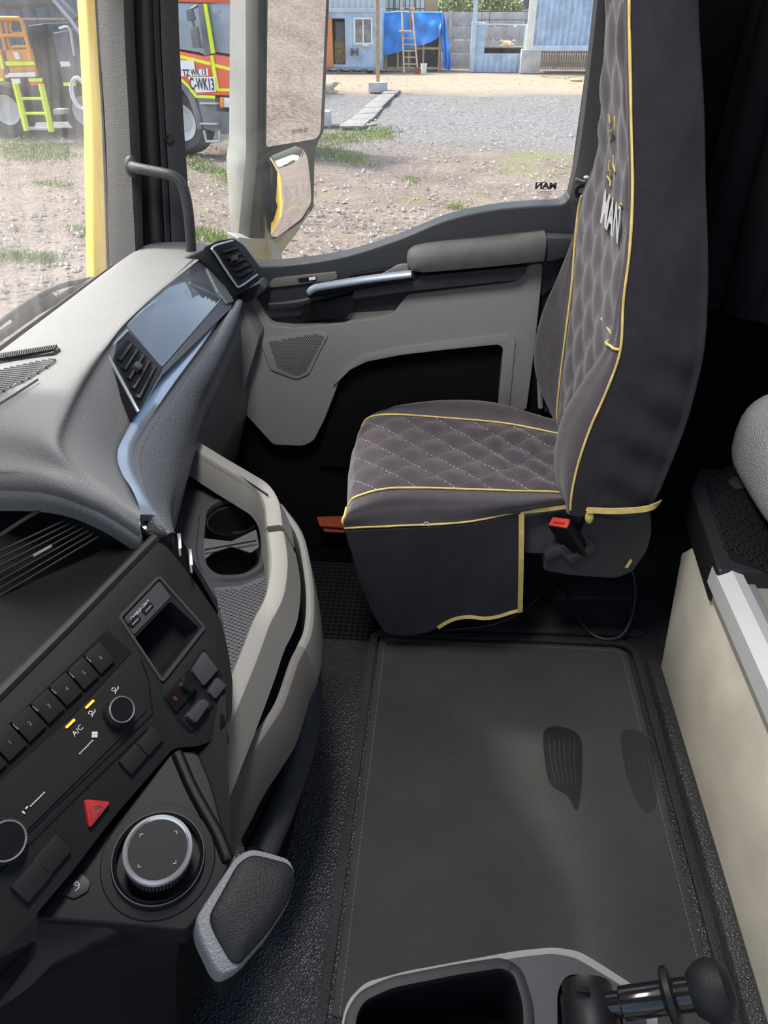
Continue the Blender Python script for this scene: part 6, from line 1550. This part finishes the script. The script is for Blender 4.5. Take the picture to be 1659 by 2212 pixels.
# mesh cushion roll
pc = thing('mesh_cushion', 'grey mesh-fabric rolled cushion lying on the bunk end tray', 'cushion', (.76, 1.25, .50))
rings = []
for t, s in ((0, .25), (.02, .62), (.06, .84), (.12, .96), (.22, 1.0), (.4, 1.02), (.6, 1.0), (.8, 1.02), (1.0, .98)):
    c = V(.775, 1.53, .625).lerp(V(.80, .95, .625), t)
    rings.append([c+V(math.copysign(abs(math.cos(a))**.75, math.cos(a))*.135*s, 0, math.copysign(abs(math.sin(a))**.75, math.sin(a))*.118*s) for a in [i*math.pi/14 for i in range(28)]])
cols = [crom([r[j] for r in rings], 4) for j in range(28)]
loft('cushion_cover', [[c[i] for c in cols] for i in range(len(cols[0]))], 'mesh_grey', pc, True, True, 70)
pd = thing('bunk_mattress', 'dark mesh mattress standing behind the rolled cushion', 'mattress', (1.05, 1.4, .42))
rings = []
for t, s in ((0, .6), (.04, .9), (.1, 1.0), (.5, 1.0), (1, 1.0)):
    c = V(1.02, 1.80, .75).lerp(V(1.05, .8, .75), t)
    rings.append([c+V(math.copysign(abs(math.cos(a))**.5, math.cos(a))*.13*s, 0, math.copysign(abs(math.sin(a))**.5, math.sin(a))*.30*s) for a in [i*math.pi/14 for i in range(28)]])
loft('mattress_cover', rings, 'mesh_dark', pd, True, True, 70)
# curtain
cu_ = thing('curtain', 'black folded curtain hanging behind the passenger seat', 'curtain', (.66, 1.75, .75))
rows = []
for k in range(9):
    z = .78+k*.14; rows.append([V(.60+.55*j/60*.9+.012*math.sin(j*.9+k*.15), 1.90-.62*(j/60)**1.2+.022*math.sin(j*.75+k*.1), z) for j in range(61)])
sheet('curtain_cloth', rows, 'curtain', cu_, .003, 70)
tube('curtain_rail', [V(.58, 1.90, 1.92), V(1.1, 1.30, 1.92)], .008, 'alu_grey', cu_, 8)

# ================================================================ DRIVER-SIDE BOX WITH BRAKE LEVER
dc = thing('seat_side_console', 'grey-rimmed storage box beside the driver seat with open bin', 'console', at(1050, 2212, z=0))
bz = .42
ou = [(735, 2420), (738, 2205), (752, 2160), (790, 2122), (880, 2098), (1000, 2076), (1120, 2054), (1195, 2047), (1250, 2055), (1300, 2085), (1385, 2140), (1420, 2180), (1420, 2420)]
OUTL = rnd([at(a, b, z=bz) for a, b in ou], .01, 4)
loft('box_body', [[V(p.x, p.y, 0)+V(0, -.02, 0) for p in OUTL], [p+V(0, 0, -.03) for p in OUTL]], 'console_mid', dc, True, False, 30)
binl = rnd([at(a, b, z=bz+.001) for a, b in ((760, 2415), (766, 2200), (788, 2160), (848, 2132), (980, 2106), (1080, 2092), (1108, 2108), (1130, 2175), (1138, 2415))], .012, 5)
levl = rnd([at(a, b, z=bz+.001) for a, b in ((1205, 2415), (1203, 2140), (1225, 2105), (1268, 2110), (1312, 2140), (1345, 2180), (1345, 2415))], .012, 4)
plate('box_top', [p+V(0, 0, .001) for p in OUTL], [(binl, (0, 0, -.13)), (levl, (0, 0, -.06))], (0, 0, -.035), 'console_grey', dc, 0, 'deep_black')
def inset(P, k):
    c = sum(P, V(0, 0, 0))/len(P); return [c+(p-c)*k for p in P]
inn = rnd([at(a, b, z=bz+.001) for a, b in ((745, 2420), (750, 2210), (766, 2168), (800, 2136), (885, 2113), (1000, 2092), (1120, 2070), (1192, 2062), (1240, 2070), (1288, 2098), (1365, 2146), (1395, 2180), (1395, 2420))], .01, 4)
plate('box_deck', [p+V(0, 0, .003) for p in inn], [([p+V(0, 0, .003) for p in binl], (0, 0, -.12)), ([p+V(0, 0, .003) for p in levl], (0, 0, -.05))], (0, 0, -.003), 'console_mid', dc, 0, 'deep_black')
sweep('bin_frame', rnd([at(a, b, z=bz+.006) for a, b in ((752, 2420), (758, 2195), (780, 2155), (845, 2125), (980, 2098), (1085, 2082), (1118, 2100), (1140, 2170), (1148, 2420))], .012, 5), [(-.008, -.004), (.008, -.004), (.006, .004), (-.006, .004)], 'black_plastic', dc, bev=.002)
# lever
lv = thing('brake_lever', 'black hand brake lever with rounded knob on the side box', 'lever', at(1290, 2170, z=bz))
c0 = at(1275, 2190, z=.455)
bm = bmesh.new(); add_lathe(bm, c0+V(-.0, -.035, 0), (0, 1, 0), [(0, 0), (.030, 0), (.032, .004), (.032, .050), (.029, .054), (.029, .064), (0, .066)], 28); bm_obj('lever_pivot', bm, 'black_plastic', lv)
obox('pivot_slot', at(1258, 2138, z=.492), V(.008, 0, 0), V(0, .003, 0), V(0, 0, .002), 'deep_black', lv, .0005)
p1 = at(1325, 2170, z=.475); p2 = at(1470, 2150, z=.505); d = (p2-p1).normalized()
lathe('lever_shaft', p1, d, [(0, -.012), (.013, -.012), (.013, .008), (.017, .010), (.017, .060), (.015, .064)], 'gloss_black', lv, 24)
lathe('lever_collar', p1+d*.058, d, [(.018, 0), (.026, 0), (.030, .003), (.030, .009), (.026, .012), (.018, .012)], 'black_plastic', lv, 28)
lathe('lever_neck', p1+d*.066, d, [(.017, 0), (.017, .022)], 'gloss_black', lv, 24)
kc = p1+d*.105
lathe('lever_knob', p1+d*.084, d, [(.014, 0), (.021, .003), (.029, .014), (.032, .026), (.029, .038), (.018, .046), (0, .048)], 'soft_black', lv, 28)
